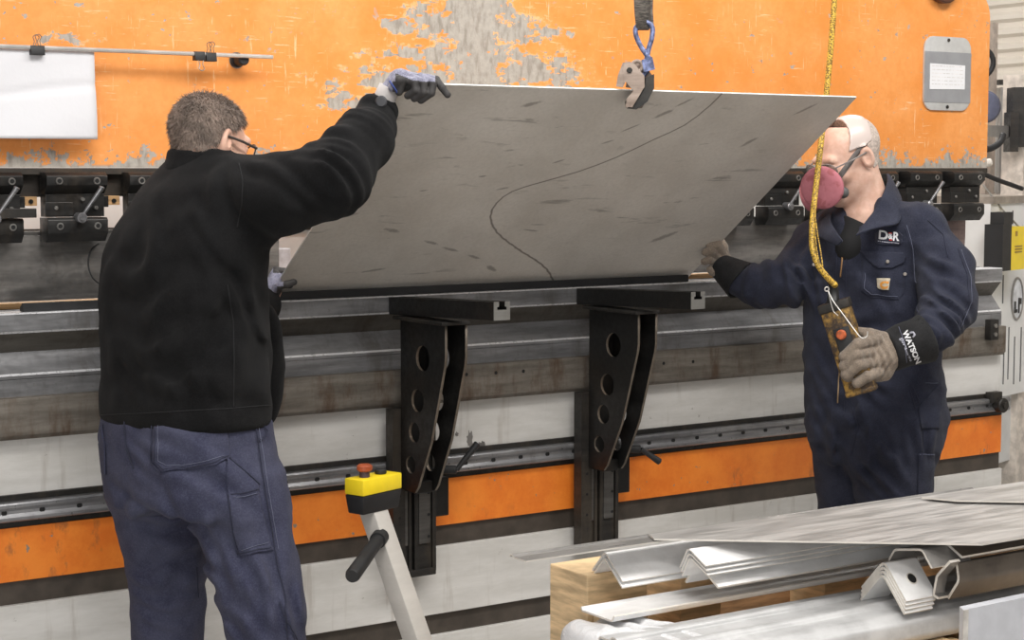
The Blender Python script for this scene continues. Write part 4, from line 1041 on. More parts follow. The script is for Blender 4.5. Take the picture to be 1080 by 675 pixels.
mb.build('stitching', M_STITCH, to, True)
mb = MB()
for s_ in ([(168, 450), (168, 485), (176, 492), (202, 489), (234, 482)], [(246, 525), (270, 520)], [(256, 580), (283, 572)], [(271, 450), (276, 480), (282, 520), (293, 580)]): seam(mb, TB, s_, .0007, .006, 3)
mb.build('pale_stitching', M_STITCHL, to, True)
boot(aD(172, 868, 4.55), F1, man1); boot(aD(300, 868, 4.27), F1, man1)
# ================= man in the blue coverall
A2 = math.radians(50)
F2 = -RT * math.cos(A2) - FH * math.sin(A2)
L2 = RT * math.sin(A2) - FH * math.cos(A2)            # his left
D2 = 5.55
c0 = aD(920, 440, D2)
man2 = empty('person', (c0[0], c0[1], 0), 'bald man in navy coverall and pink-filtered respirator holding a hoist control', 'person')
PHI2 = PI / 2 - A2
rows2 = [(540, 863, 981, D2), (500, 861, 984, D2), (470, 858, 988, D2), (440, 856, 992, D2), (415, 854, 991, D2), (390, 853, 988, D2), (360, 852, 985, D2), (330, 852, 984, D2), (300, 852, 985, D2), (275, 853, 986, D2), (255, 855, 984, D2), (240, 860, 978, D2), (228, 868, 966, D2), (218, 880, 952, D2), (210, 890, 940, D2)]
# flatten the ends: hem of the trunk at the hips
trunk = vloft([r for r in sil_levels([q for q in rows2 if q[0] < 480], PHI2, 1.4)], L2, 2.2)
sh2, el2, wr2 = aD(974, 247, 5.40), aD(1000, 322, 5.28), aD(966, 358, 5.10)
rs2, re2, rw2 = aD(862, 258, 5.70), aD(828, 297, 5.58), aD(781, 297, 5.66)
top_tr = [(430, 856, 991, D2), (450, 857, 990, D2), (470, 863, 983, D2), (488, 868, 977, D2)]
hip2 = vloft(sil_levels(top_tr, PHI2, 1.35), L2, 2.3)
# far leg (his right, image left) and near leg
lgR = vloft(sil_levels([(432, 858, 928, 5.60), (460, 857, 926, 5.61), (500, 859, 923, 5.62), (540, 863, 920, 5.62), (600, 868, 918, 5.63), (680, 871, 915, 5.63), (692, 871, 916, 5.63)], .3, 1.1), L2)
lgL = vloft(sil_levels([(432, 892, 991, 5.49), (460, 893, 990, 5.48), (500, 897, 985, 5.48), (540, 905, 980, 5.48), (600, 914, 978, 5.49), (700, 922, 978, 5.50), (708, 922, 979, 5.50)], .3, 1.1), L2)
fd2 = folds([(aD(1008, 335, 5.15), .08, (aD(1020, 320, 5.2) - aD(995, 350, 5.2)), .04, .007), (aD(960, 300, 5.25), .08, RT, .05, .005), (aD(900, 350, 5.35), .12, ZZ + RT * .3, .055, .005), (aD(930, 500, 5.3), .14, RT * .7 + ZZ * .7, .06, .006), (aD(870, 440, 5.4), .12, RT + ZZ * .6, .05, .005), (aD(915, 250, 5.4), .10, RT * .7 - ZZ, .07, .004), (aD(1005, 310, 5.1), .12, (aD(1020, 290, 5.2) - aD(985, 330, 5.2)), .065, .009), (aD(990, 270, 5.2), .10, (aD(1000, 250, 5.2) - aD(975, 290, 5.2)), .08, .007), (aD(975, 345, 5.1), .08, (el2 - wr2), .05, .006),
             (aD(900, 300, 5.4), .14, RT * .9 + ZZ * .3, .09, .005), (aD(930, 400, 5.3), .12, ZZ + RT * .5, .08, .006), (aD(935, 470, 5.3), .14, RT + ZZ * .5, .09, .006), (aD(885, 470, 5.4), .14, RT - ZZ * .3, .07, .007),
             (re2, .11, (re2 - rw2), .06, .009), (aD(815, 290, 5.4), .08, ZZ + RT * .3, .05, .005), (aD(870, 380, 5.4), .12, ZZ * .4 + RT, .07, .005), (aD(975, 470, 5.3), .10, RT, .05, .005), (aD(850, 290, 5.5), .06, ZZ + RT, .05, .006)])
cv = union([(trunk, 0), (hip2, .02), (rc(aD(935, 232, 5.48), aD(968, 238, 5.41), .06, .072), .05), (rc(sh2, aD(998, 284, 5.33), .072, .080), .04), (rc(aD(998, 284, 5.33), el2, .082, .084), .03), (rc(el2, aD(984, 350, 5.17), .080, .064), .03), (rc(aD(984, 350, 5.17), aD(966, 358, 5.13), .052, .040), .004),
            (rc(aD(892, 235, 5.62), rs2, .06, .075), .05), (rc(rs2, re2, .072, .074), .04), (rc(re2, aD(803, 301, 5.62), .074, .066), .02), (rc(aD(803, 301, 5.62), rw2, .066, .050), .03)])
def coverall(p):
    d = cv(p); d = smin(d, smin(lgR(p), lgL(p), .012), .03)
    # open neck
    q = smin(rc(aD(893, 252, 5.30), aD(902, 224, 5.42), .006, .026)(p), rc(aD(906, 222, 5.46), aD(902, 198, 5.46), .050, .085)(p), .02)
    d = smax(d, -q, .012)
    fly = rc(aD(886, 300, 5.30), aD(884, 470, 5.30), .004, .006)(p)
    return smax(d, -fly, .015) - 1.7 * fd2(p) - crumple(p, .0030, 1.2)
P_ = [aD(a, b_, D) for a, b_, D in ((770, 300, 5.6), (1040, 300, 5.2), (850, 200, 5.9), (860, 715, 5.8), (990, 715, 5.2), (940, 200, 5.2), (940, 350, 5.0), (900, 400, 6.0))]
me = mesh_sdf('coverall', coverall, np.min(P_, 0) - .05, np.max(P_, 0) + .05, .0072); CB = bvh_of(me)
co2 = link('coverall', me, M_COVER, man2, True); co2['label'] = 'navy one-piece work coverall'
# head
HC2 = aD(894, 168, 5.50)
HF2 = -RT * math.cos(math.radians(28)) - FH * math.sin(math.radians(28)) - ZZ * .42
BH2 = basis(HF2, ZZ - RT * .02)
hs2, W2 = head_sdf(HC2, BH2, 1.06, aD(918, 226, 5.53))
tin = vloft([(z, x, y, a - .03, b - .03) for z, x, y, a, b in sil_levels([q for q in rows2 if 225 < q[0] < 480], PHI2, 1.4)], L2)
bp = [(hs2, 0), (tin, .05), (rc(sh2, el2, .055, .045), .04), (rc(el2, aD(966, 358, 5.13), .042, .028), .02), (rc(aD(966, 358, 5.13), aD(935, 374, 5.09), .028, .03), .02), (rc(rs2, re2, .055, .045), .04), (rc(re2, rw2, .045, .032), .02), (rc(rw2, aD(762, 276, 5.70), .03, .028), .01),
      (ell(aD(922, 440, D2), (.13, .12, .13)), .05)]
for (a, b, c) in ((aD(892, 480, 5.6), aD(893, 590, 5.62), aD(893, 680, 5.63)), (aD(945, 480, 5.48), aD(948, 590, 5.49), aD(950, 690, 5.5))): bp += [(rc(a, b, .07, .05), .04), (rc(b, c, .05, .036), .02)]
bf2 = union(bp)
P_ = [aD(a, b_, D) for a, b_, D in ((765, 280, 5.7), (1020, 330, 5.2), (870, 115, 5.6), (880, 700, 5.7), (960, 700, 5.4), (930, 380, 5.0))]
bo2, BB2 = split_body('body', bf2, aD(905, 185, 5.5), W2, man2, M_SKIN2, float(aD(912, 212, 5.5)[2]) - .08, P_)
# stubble cap, black undershirt
def stub(p):
    q = (p - HC2) @ BH2; line_ = np.where(q[:, 1] > -.03, .02, -.045); reg = np.minimum(q[:, 2] - line_, -.025 - q[:, 1])
    return smax(hs2(p) - .0032, -reg, .003)
me = mesh_sdf('hair', stub, HC2 - .17, HC2 + .17, .0042); link('shaved_hair', me, M_GREYHAIR, man2, True)
# broad pale head harness of the respirator with its straps
def band(p):
    q = (p - HC2) @ BH2; d = hs2(p)
    s = np.abs(q[:, 1] * .80 + (q[:, 2] - .10) * .45 + .030) - .036
    return smax(smax(smax(d - .0065, -(d - .0010), .001), s, .002), .040 - q[:, 2], .002)
me = mesh_sdf('head_harness', band, HC2 - .17, HC2 + .17, .0032)
g = G('milky_harness_plastic'); g.col((.60, .51, .47)); g.rough(.3); g.b.inputs['Alpha'].default_value = 1.0; M_HARN = g.m
resp = link('respirator_harness', me, M_HARN, man2, True)
M_STRAP = plain('grey_elastic_strap', (.14, .125, .12), .8, 0, .2, 80)
def strap(pts, w, name, mat, parent=man2, bv=None, th=.0016):
    """flat band over the head between photo points"""
    bv = bv or BB2; b = MB(); prev = None; pp = []
    for (x0, y0), (x1, y1) in zip(pts, pts[1:]):
        for i in range(8): pp.append((x0 + (x1 - x0) * i / 8, y0 + (y1 - y0) * i / 8))
    pp.append(pts[-1]); rows_ = []
    for i, (x, y) in enumerate(pp):
        c, n = cast(bv, x, y)
        if c is None: continue
        a, b_ = pp[max(0, i - 1)], pp[min(len(pp) - 1, i + 1)]; t = Vector(RT * (b_[0] - a[0]) - UP * (b_[1] - a[1])).normalized(); s = n.cross(t).normalized()
        rows_.append([b.bm.verts.new(c + n * o_ + s * w * k) for o_, k in ((.001, -1), (.001 + th, -1), (.001 + th + .0006, 0), (.001 + th, 1), (.001, 1))])
    for r0, r1 in zip(rows_, rows_[1:]):
        for k in range(5): b.bm.faces.new((r0[k], r0[(k + 1) % 5], r1[(k + 1) % 5], r1[k]))
    bmesh.ops.recalc_face_normals(b.bm, faces=b.bm.faces)
    return b.build(name, mat, parent, True)
strap([(913, 150), (902, 163), (890, 180), (880, 194)], .0085, 'respirator_strap', M_STRAP)
# respirator: moulded half mask, two round pink filters
M_MASK = plain('grey_mask_rubber', (.10, .10, .10), .55, 0, .15, 50); g = G('pink_filter_felt'); n = g.noise(None, 55, 5, .7); pt_ = g.noise(None, 22, 3, off=4)
g.col(g.mix(g.sm(pt_, .55, .62, 0, .55), g.mix(n, (.40, .12, .15), (.58, .22, .26)), (.30, .07, .07))); g.rough(.85); M_PINK = g.m
msk = union([(ell(W2(0, .100, -.048), (.044, .036, .050), BH2), 0), (rc(W2(0, .118, -.012), W2(0, .132, -.052), .016, .028), .02), (rc(W2(.02, .11, -.055), W2(.060, .095, -.066), .02, .018), .01), (rc(W2(-.02, .11, -.055), W2(-.060, .095, -.066), .02, .018), .01)])
me = mesh_sdf('half_mask', lambda p: smax(msk(p), -(hs2(p) + .003), .003), HC2 - .2, HC2 + .2, .0038); mk = link('respirator', me, M_MASK, man2, True); mk['label'] = 'dark half mask with two pink round filters'
def filt(c, ax_, r):
    ax_ = np.array(ax_) / np.linalg.norm(ax_); b = MB(); prof_ = [(0, .0), (r * .93, 0), (r, .006), (r, .016), (r * .93, .021), (r * .6, .0235), (r * .15, .024), (0, .024)]
    u = Vector(ax_).orthogonal().normalized(); w = Vector(ax_).cross(u); n = 40; rings = []
    for pr_, h_ in prof_:
        if pr_ == 0: rings.append([b.bm.verts.new(Vector(c + ax_ * h_))]); continue
        rings.append([b.bm.verts.new(Vector(c + ax_ * h_) + (u * math.cos(2 * PI * k / n) + w * math.sin(2 * PI * k / n)) * pr_) for k in range(n)])
    for a, d in zip(rings, rings[1:]):
        for k in range(n):
            k2 = (k + 1) % n
            if len(a) == 1: b.bm.faces.new((a[0], d[k], d[k2]))
            elif len(d) == 1: b.bm.faces.new((a[k], d[0], a[k2]))
            else: b.bm.faces.new((a[k], d[k], d[k2], a[k2]))
    bmesh.ops.recalc_face_normals(b.bm, faces=b.bm.faces); return b.build('filter_disc', M_PINK, mk, auto=50)
# near filter faces out to the camera's side, as seen over his left cheek
fc = aD(868, 197, 5.355); fax = -(FH * .86) - RT * .38 - ZZ * .25
filt(fc, fax, .0665); mb = MB(); mb.cyl(fc, W2(-.030, .108, -.06), .022, 18); mb.build('filter_mount', M_MASK, mk, auto=40)
fc2 = W2(.072, .105, -.070); filt(fc2, BH2 @ np.array((.85, .45, -.1)), .052)
# safety glasses: clear wrap lenses, dark arms
mb = MB(); mb.tube([W2(.088, -.006, .018), W2(.085, .05, .016), W2(.070, .100, .014)], .0024, 8); mb.tube([W2(-.088, -.006, .018), W2(-.085, .05, .016), W2(-.070, .100, .014)], .0024, 8)
for sx in (-1, 1): mb.tube([W2(sx * (.037 + .034 * math.cos(a)), .112 - .012 * ((.037 + .034 * math.cos(a)) / .07) ** 2, .006 + .022 * math.sin(a)) for a in np.linspace(0, 2 * PI, 25)], .0016, 6, cap=False)
g = G('tinted_clear_lens'); g.col((.30, .31, .29)); g.rough(.08); g.b.inputs['Alpha'].default_value = .45
gl = mb.build('glasses', plain('clear_grey_frame', (.22, .2, .19), .25), man2, auto=40)
for sx in (-1, 1):
    b = MB(); b.slab([W2(sx * (.037 + .033 * math.cos(a)), .112 - .012 * ((.037 + .033 * math.cos(a)) / .07) ** 2, .006 + .021 * math.sin(a)) for a in np.linspace(0, 2 * PI, 25)[:-1]], BH2 @ np.array((0, .0015, 0))); b.build('lens', g.m, gl)
mb = MB(); mb.tube([W2(.086, -.010, .002), W2(.094, -.006, -.002)], [.0045, .006], 10); mb.build('ear_plug', plain('orange_foam', (.90, .38, .03), .7), man2, True)
# undershirt and collar
us = rc(aD(903, 262, 5.475), aD(912, 216, 5.53), .070, .064)
us_z = float(aD(903, 231, 5.42)[2]); us2 = lambda p: smax(us(p), (p[:, 2] - us_z) + ((p - aD(903, 231, 5.42)) @ RT) * .5, .006)
me = mesh_sdf('undershirt', us2, aD(908, 240, 5.5) - .18, aD(908, 240, 5.5) + .18, .005); link('undershirt', me, plain('black_undershirt', (.010, .010, .011), .95), man2, True)
def collar_flap(rows_, name='collar'):
    """rows of (px,py,D) points from the neck edge to the flap edge"""
    bm = bmesh.new(); gr = []
    for r in rows_:
        pts = smooth_path([aD(*q) for q in r], 5); gr.append([bm.verts.new(Vector(q)) for q in pts])
    for a, b in zip(gr, gr[1:]):
        for k in range(min(len(a), len(b)) - 1): bm.faces.new((a[k], a[k + 1], b[k + 1], b[k]))
    me = bpy.data.meshes.new(name); bm.normal_update(); bm.to_mesh(me); bm.free(); o = link(name, me, M_COVER, co2, True)
    md = o.modifiers.new('s', 'SUBSURF'); md.levels = md.render_levels = 2; md = o.modifiers.new('t', 'SOLIDIFY'); md.thickness = .005; md.offset = 0; return o
collar_flap([[(935, 183, 5.62), (936, 190, 5.52), (932, 203, 5.42), (922, 222, 5.37), (913, 234, 5.33), (902, 250, 5.30)],
             [(940, 186, 5.62), (944, 196, 5.52), (944, 210, 5.42), (935, 228, 5.355), (921, 236, 5.32), (906, 246, 5.29)],
             [(944, 198, 5.60), (950, 208, 5.50), (951, 219, 5.42), (948, 235, 5.345), (932, 239, 5.315), (913, 243.5, 5.295)]])
collar_flap([[(921, 196, 5.70), (905, 205, 5.68), (880, 222, 5.55), (876, 232, 5.45), (882, 244, 5.36), (889, 254, 5.31)],
             [(915, 206, 5.74), (893, 215, 5.70), (868, 231, 5.56), (866, 240, 5.45), (874, 250, 5.37), (886, 257, 5.32)],
             [(908, 214, 5.76), (884, 222, 5.72), (858, 240, 5.57), (860, 247, 5.47), (872, 254, 5.38), (884, 259, 5.33)]])
# chest pocket, patch, seams, zip, snaps
pk = drape('chest_pocket', CB, [(909, 266), (953, 266), (953, 308), (948, 316), (916, 312), (909, 306)], .003, 3, M_COVER, co2, .005)
drape('pocket_flap', CB, [(908, 264), (957, 268), (953, 277), (940, 283), (928, 283), (917, 276)], .009, 2, M_COVER, co2, .005)
drape('hip_pocket', CB, [(968, 430), (992, 402), (993, 425), (990, 452), (971, 452)], .004, 3, M_COVER, co2, .006)
drape('hip_pocket', CB, [(969, 478), (985, 478), (982, 530), (966, 532)], .004, 3, M_COVER, co2, .006)
pa = drape('name_patch', CB, [(924, 247), (928, 243.5), (949, 244.5), (953, 248), (952, 256), (948, 259), (926, 257.5), (922.5, 253)], .004, 2, plain('dark_patch_cloth', (.016, .018, .034), .8), co2, .004)
M_WTHREAD = plain('white_thread', (.72, .72, .74), .7); M_RTHREAD = plain('red_thread', (.55, .05, .04), .7); M_GTHREAD = plain('grey_thread', (.36, .36, .42), .7)
PB = bvh_of(me) if False else CB
ta = math.atan2(2, 24)
text_on('patch_writing', CB, 'D', 931.6, 249.0, 12.5, ta, M_WTHREAD, pa, .0055, .35); text_on('patch_writing', CB, 'R', 945.4, 250.2, 12.5, ta, M_WTHREAD, pa, .0055, .35)
text_on('patch_ampersand', CB, '&', 938.6, 249.7, 8.0, ta, M_WTHREAD, pa, .0058, .25)
mb = MB(); 
for a, b in (((937, 246.2), (940.6, 246.6)), ((937, 253.2), (940, 253.4))): seam(mb, CB, [a, b], .0022, .0052, 1)
mb.build('patch_red_mark', M_RTHREAD, pa)
mb = MB(); x = 926.5
while x < 948:
    w_ = random.choice((1.2, .8, 1.6)); seam(mb, CB, [(x, 254.6 + (x - 926) * .09), (x + w_, 254.6 + (x + w_ - 926) * .09)], .0016, .0055, 1); x += w_ + .6
mb.build('patch_small_line', M_GTHREAD, pa)
lb = drape('pocket_label', CB, [(926.5, 293), (938, 294), (937.5, 305.5), (926, 304.5)], .0075, 2, plain('pale_label', (.50, .44, .34), .7), co2, .003)
text_on('label_mark', CB, 'C', 933.3, 300.5, 9, .1, plain('label_orange', (.62, .27, .05), .7), lb, .0095, .6)
mb = MB(); seam(mb, CB, [(889, 262), (888.5, 275), (887, 292)], .0028, .003, 2); mb.build('zip', plain('brass_zip', (.35, .20, .09), .4, .5), co2, True)
mb = MB(); seam(mb, CB, [(888, 378), (885, 400), (884, 425)], .0022, .003, 2); mb.build('zip', plain('brass_zip_lower', (.40, .28, .16), .4, .5), co2, True)
mb = MB()
for s_ in ([(893, 252), (893, 290), (894, 360), (890, 440)], [(883, 262), (880, 330), (878, 400), (878, 470)], [(955, 240), (962, 262), (965, 300), (968, 330)], [(910, 285), (910, 306), (918, 313), (947, 316), (953, 309), (953, 280)], [(870, 330), (900, 333)],
           [(960, 400), (972, 430), (974, 470), (968, 531)], [(978, 232), (995, 248), (1000, 272)], [(900, 430), (905, 450), (898, 480)], [(958, 405), (968, 440), (950, 455)], [(1010, 262), (1020, 290), (1022, 318), (1010, 345)]): seam(mb, CB, s_, .0014, .002, 3)
mb.build('stitching', M_STITCH, co2, True)
mb = MB()
for s_ in ([(912, 288), (912, 304), (919, 310), (946, 313)], [(910, 267), (955, 270)], [(957, 238), (964, 262), (967, 300)], [(1013, 264), (1023, 292), (1024, 318), (1013, 344)], [(975, 404), (988, 404)], [(970, 479), (984, 479)]): seam(mb, CB, s_, .0007, .0045, 3)
mb.build('pale_stitching', M_STITCHL, co2, True)
for x, y, of in ((931, 236.5, .02), (913, 240.5, .025), (898, 258, .006), (887, 257, .008), (935, 275.5, .013), (954, 289, .004), (858, 279, .004)):
    c, n = cast(CB, x, y)
    if c is None: continue
    if n.dot(Vector(FW)) > 0: n = -n
    D_ = (np.array(c) - CAM) @ FW
    b = MB(); c = c + n * 0; b.cyl(np.array(c) - FH * of, np.array(c) - FH * (of + .005), .0055, 14, 0, .0015); b.build('snap_button', plain('snap_metal', (.55, .50, .45), .35, .6) if 'M_SNAP' not in globals() else M_SNAP, co2, auto=40)
# left glove: suede fist around the control, wide black cuff
GD = 5.08
cw, ce = aD(941, 369, GD + .01), aD(975, 357, 5.11)
ax_ = (ce - cw) / np.linalg.norm(ce - cw)
def cone_shell(a, b, ra, rb, th, sq=None):
    f = rc(a, b, ra, rb); n = (b - a) / np.linalg.norm(b - a); L = np.linalg.norm(b - a)
    inner = rc(a + n * .0, b + n * .06, ra - th, rb - th + (rb - ra) * .06 / L)
    def g_(p):
        t = (p - a) @ n; return smax(smax(smax(f(p), t - L, .003), -t - .01, .003), -smax(inner(p), -(t - L * .35), .003), .002)
    return g_
cuff = cone_shell(cw, ce + ax_ * .006, .060, .072, .009)
me = mesh_sdf('gauntlet', lambda p: cuff(p) - .002 * np.sin(p[:, 0] * 60 + p[:, 2] * 40), (cw + ce) / 2 - .14, (cw + ce) / 2 + .14, .0042); GB = bvh_of(me)
mb_palm = union([(rc(aD(936, 374, GD), aD(914, 378, GD - .01), .046, .040), 0), (rc(aD(930, 362, GD - .01), aD(912, 366, GD - .02), .026, .024), .02), (rc(aD(932, 392, GD + .0), aD(914, 396, GD - .01), .028, .024), .02)])
fy = [(925, 358, 905, 363, 891, 376, 896, 385), (922, 370, 904, 374, 891, 386, 896, 394), (922, 382, 906, 384, 893, 395, 898, 402)]
fing = [finger([aD(a, b, GD - .03), aD(c_, d, GD - .062), aD(e, f_, GD - .045), aD(g1, g2, GD - .01)], .0182, .0158) for a, b, c_, d, e, f_, g1, g2 in fy]
fing += [finger([aD(926, 392, GD - .025), aD(915, 397, GD - .052), aD(904, 404, GD - .048)], .0185, .0150)]
fing += [finger([aD(932, 356, GD - .01), aD(918, 352, GD - .03), aD(906, 350, GD - .02)], .0175, .0145)]
fdg = folds([(aD(928, 375, GD - .04), .06, RT + ZZ * .4, .022, .0025), (aD(934, 385, GD - .04), .05, RT * .8 - ZZ * .5, .018, .002)])
hh = hand_union(mb_palm, fing, .004)
me2 = mesh_sdf('glove', lambda p: hh(p) - fdg(p), aD(914, 378, GD) - .16, aD(914, 378, GD) + .16, .003)
lg = link('left_glove', me2, M_SUEDE, man2, True); lg['label'] = 'tan suede work glove with black cuff'
gc = link('glove_cuff', me, M_GAUNT, lg, True)
wa = math.atan2(19.5, 8.5)
text_on('cuff_writing', GB, 'WATSON', 961.3, 366.3, 8.2, wa, M_WTHREAD, gc, .0025, .30)
text_on('cuff_writing', GB, 'gloves', 953.2, 362.5, 5.2, wa, M_GTHREAD, gc, .0025, .15)
text_on('cuff_writing', GB, 'since 1918', 957.6, 374.5, 3.0, wa, M_GTHREAD, gc, .0025, .05)
mb = MB(); seam(mb, GB, [(959.5, 351.5), (963, 350.8), (964.8, 353.5), (962.5, 356)], .0032, .002, 1); mb.build('cuff_mark', M_GTHREAD, gc, True)
mb = MB(); seam(mb, bvh_of(me2) if False else GB, [(948, 345), (954, 362), (956, 382)], .0008, .002, 2); mb.build('cuff_seam', M_STITCHL, gc)
# right glove gripping the sheet's right-hand edge
hp = sheet_pt(1, .165); HD = float((hp - CAM) @ FW)
cw, ce = aD(761, 281, HD - .01), aD(783, 297, HD - .05); cuff = cone_shell(cw, ce, .044, .070, .009)
me = mesh_sdf('gauntlet', lambda p: cuff(p) - .002 * np.sin(p[:, 0] * 50 + p[:, 2] * 40), (cw + ce) / 2 - .14, (cw + ce) / 2 + .14, .0045)
palm = union([(rc(aD(764, 277, HD + .0), aD(757, 270, HD + .0), .031, .027), 0)])
fing = [finger([aD(762, 268, HD - .015), aD(757, 258, HD - .045), aD(748, 257, HD - .05)], .0150, .0135), finger([aD(758, 272, HD - .015), aD(750, 265, HD - .05), aD(744, 266, HD - .05)], .0150, .013),
        finger([aD(756, 276, HD - .01), aD(748, 274, HD - .045), aD(743, 276, HD - .04)], .0145, .0125), finger([aD(759, 284, HD - .02), aD(752, 287, HD - .03), aD(749, 284, HD - .03)], .0145, .013),
        finger([aD(765, 270, HD + .0), aD(764, 260, HD + .005), aD(761, 254, HD + .01)], .0135, .011)]
hh2 = hand_union(palm, fing, .007)
me2 = mesh_sdf('glove', hh2, aD(756, 270, HD) - .14, aD(756, 270, HD) + .14, .003)
rg = link('right_glove', me2, M_SUEDE, man2, True); link('glove_cuff', me, M_GAUNT, rg, True)
boot(aD(893, 698, 5.66), F2, man2); boot(aD(948, 712, 5.5), F2, man2)
# ------------------------------------------------------------------ crane gear on the sheet's upper edge
M_RUSTY = mat_steel('worn_clamp_steel', (.40, .32, .27), (.20, .15, .12), .5, .35, (.06, .035, .028), .95)
M_BLUE = plain('chipped_blue_steel', (.16, .19, .34), .4, .4, .6, 70)
g = G('sling_webbing'); n = g.noise(g.scl(1, 1, 6), 60, 3, .6); g.col(g.mix(g.sm(n, .35, .65), (.050, .045, .04), (.16, .14, .12))); g.rough(.85); g.bump(n, .8, .003); M_SLING = g.m
e0, e1 = sheet_pt(0, 1), sheet_pt(1, 1)
def edge_at(px):
    lo_, hi_ = 0., 1.
    for _ in range(40):
        m_ = (lo_ + hi_) / 2
        if proj(e0 + (e1 - e0) * m_)[0] < px: lo_ = m_
        else: hi_ = m_
    return e0 + (e1 - e0) * lo_
ec = edge_at(670); ED = float((ec - CAM) @ FW)
lift = empty('lifting_clamp', ec - V3(0, 0, .06), 'worn steel plate lifting clamp biting the top edge of the sheet', 'clamp')
def q3(x, y, dd=0.0): return aD(x, y, ED + dd)
# two cheek plates joined by a back, cam between
ck = [(650, 91), (652, 79), (657, 66), (664, 65), (669, 67), (679.5, 80), (680, 91), (673, 103), (667, 113), (660, 113), (661, 104), (668, 96), (660, 86), (657, 92)]
b = MB(); P3 = [np.array(q3(x, y, -.035)) for x, y in ck]; b.slab(P3, FH * .011); b.build('cheek_plate', M_RUSTY, lift)
b = MB(); P3 = [np.array(q3(x + 10, y + 1, .014)) for x, y in ck]; b.slab(P3, FH * .011); b.build('cheek_plate', M_RUSTY, lift)
b = MB(); P3 = [np.array(q3(x, y, -.024)) for x, y in ((681, 82), (690, 78), (690, 93), (683, 107), (672, 115), (662, 114), (670, 104), (680, 92))]; b.slab(P3, FH * .036); b.build('clamp_back', M_BLACKWORN, lift)
b = MB(); c = q3(664, 74, -.04); b.cyl(c, c + FH * .02, .0075, 14, 0, .001); c = q3(669, 76, .0); b.cyl(c - FH * .03, c + FH * .03, .006, 10); b.build('pivot_bolt', M_BLACKWORN, lift, auto=40)
b = MB(); c = q3(672, 70, -.005); b.ring(c, FH, .014, .005, 20, 8); b.build('lifting_eye', M_RUSTY, lift, True)
b = MB(); c = q3(664, 108, -.02); b.cyl(c - FH * .012, c + FH * .02, .011, 14, 0, .002); b.build('gripping_pad', M_BLACKWORN, lift, auto=40)
b = MB(); loop = smooth_path([q3(685, 62), q3(676.5, 50), q3(671, 38), q3(670.5, 30), q3(675, 25.5), q3(683, 24), q3(688, 29), q3(687.5, 40), q3(684, 52), q3(682, 62)], 4)
b.tube(loop, .0068, 10); b.slab([q3(677, 63, -.012), q3(688, 60, -.012), q3(691, 73, -.012), q3(679, 76, -.012)], FH * .024); b.tube([q3(683, 74), q3(678, 80), q3(672, 78)], .007, 8)
lk_ = b.build('lifting_link', [M_BLUE], auto=40); tag(lk_, 'chipped blue and bright steel link between the sling and the lifting clamp', 'link')
b = MB()
def ribbon(pts, w, t, wd=RT):
    wd = Vector([float(q) for q in wd]); rows_ = []
    for i, p in enumerate(pts):
        a, c_ = pts[max(0, i - 1)], pts[min(len(pts) - 1, i + 1)]; tt = Vector([float(q) for q in (c_ - a)]).normalized(); n_ = tt.cross(wd).normalized(); P_ = Vector([float(q) for q in p])
        rows_.append([b.bm.verts.new(P_ + wd * (w * s) + n_ * (t * k)) for s, k in ((-.5, -.5), (-.5, .5), (.5, .5), (.5, -.5))])
    for r0, r1 in zip(rows_, rows_[1:]):
        for k in range(4): b.bm.faces.new((r0[k], r0[(k + 1) % 4], r1[(k + 1) % 4], r1[k]))
    b.bm.faces.new(rows_[0][::-1]); b.bm.faces.new(rows_[-1])
    bmesh.ops.recalc_face_normals(b.bm, faces=b.bm.faces)
ribbon(smooth_path([q3(672, -1150, -.03), q3(673, -150, -.03), q3(673, -40, -.03), q3(674.5, 0, -.028), q3(675.5, 18, -.02), q3(677, 29, -.004), q3(679, 30, .008), q3(681, 20, .022), q3(683, 0, .028), q3(685, -40, .03), q3(686, -150, .03), q3(687, -1150, .03)], 6), .030, .006, RT)
b.tube([q3(688.5, 30, .0), q3(687, 12, .01), q3(689, -60, .01), q3(689, -1150, .01)], .004, 8)
tag(b.build('lifting_sling', M_SLING), 'dark webbing sling hanging from above onto the blue link', 'sling')

# ------------------------------------------------------------------ hoist control and its cable
g = G('yellow_braided_cable'); n = g.voro(None, 330); g.col(g.mix(g.sm(n, .3, .7), (.16, .09, .02), (.72, .46, .06))); g.rough(.6); M_CABLE = g.m
g = G('grimy_yellow_casing'); n = g.noise(None, 45, 6, .75); n2 = g.noise(None, 12, 4, .6, off=3); g.col(g.mix(g.sm(g.add(n, g.mul(n2, .6)), .70, 1.02), (.035, .020, .012), (.42, .24, .045))); g.rough(.6); M_GRIMY = g.m
HDp = 5.03
cabpts = [aD(892, -1000, 5.36), aD(889, -150, 5.36), aD(880, 0, 5.36), aD(874, 75, 5.37), aD(869.5, 120, 5.36), aD(866, 150, 5.33), aD(862, 185, 5.27), aD(858.5, 215, 5.20), aD(856.5, 240, 5.16), aD(857, 262, 5.13), aD(863, 280, 5.10), aD(873, 293, 5.07), aD(881, 301, HDp)]
cab = empty('hoist_cable', aD(858, 250, 5.15), 'yellow braided hoist cable hanging down past the pink filter to the hand control', 'cable')
b = MB(); b.tube(smooth_path(cabpts, 6), .0088, 12); b.build('braided_cable', M_CABLE, cab, True)
b = MB(); b.tube(smooth_path([aD(858, 215, 5.185), aD(862, 245, 5.14), aD(866, 268, 5.10), aD(869, 290, 5.08), aD(874, 297, 5.05)], 5), .0022, 6); b.tube(smooth_path([aD(859, 225, 5.185), aD(860, 250, 5.13), aD(863, 272, 5.09), aD(868, 286, 5.07)], 5), .0018, 6); b.build('thin_cord', M_CABLE, cab, True)
pend = empty('hoist_control', aD(900, 415, HDp), 'grimy yellow hoist hand control with orange button held in the suede glove', 'control')
def pp(x, y, d=0.0): return aD(x, y, HDp + d)
ub = pp(884, 326); lb_ = pp(913, 418)
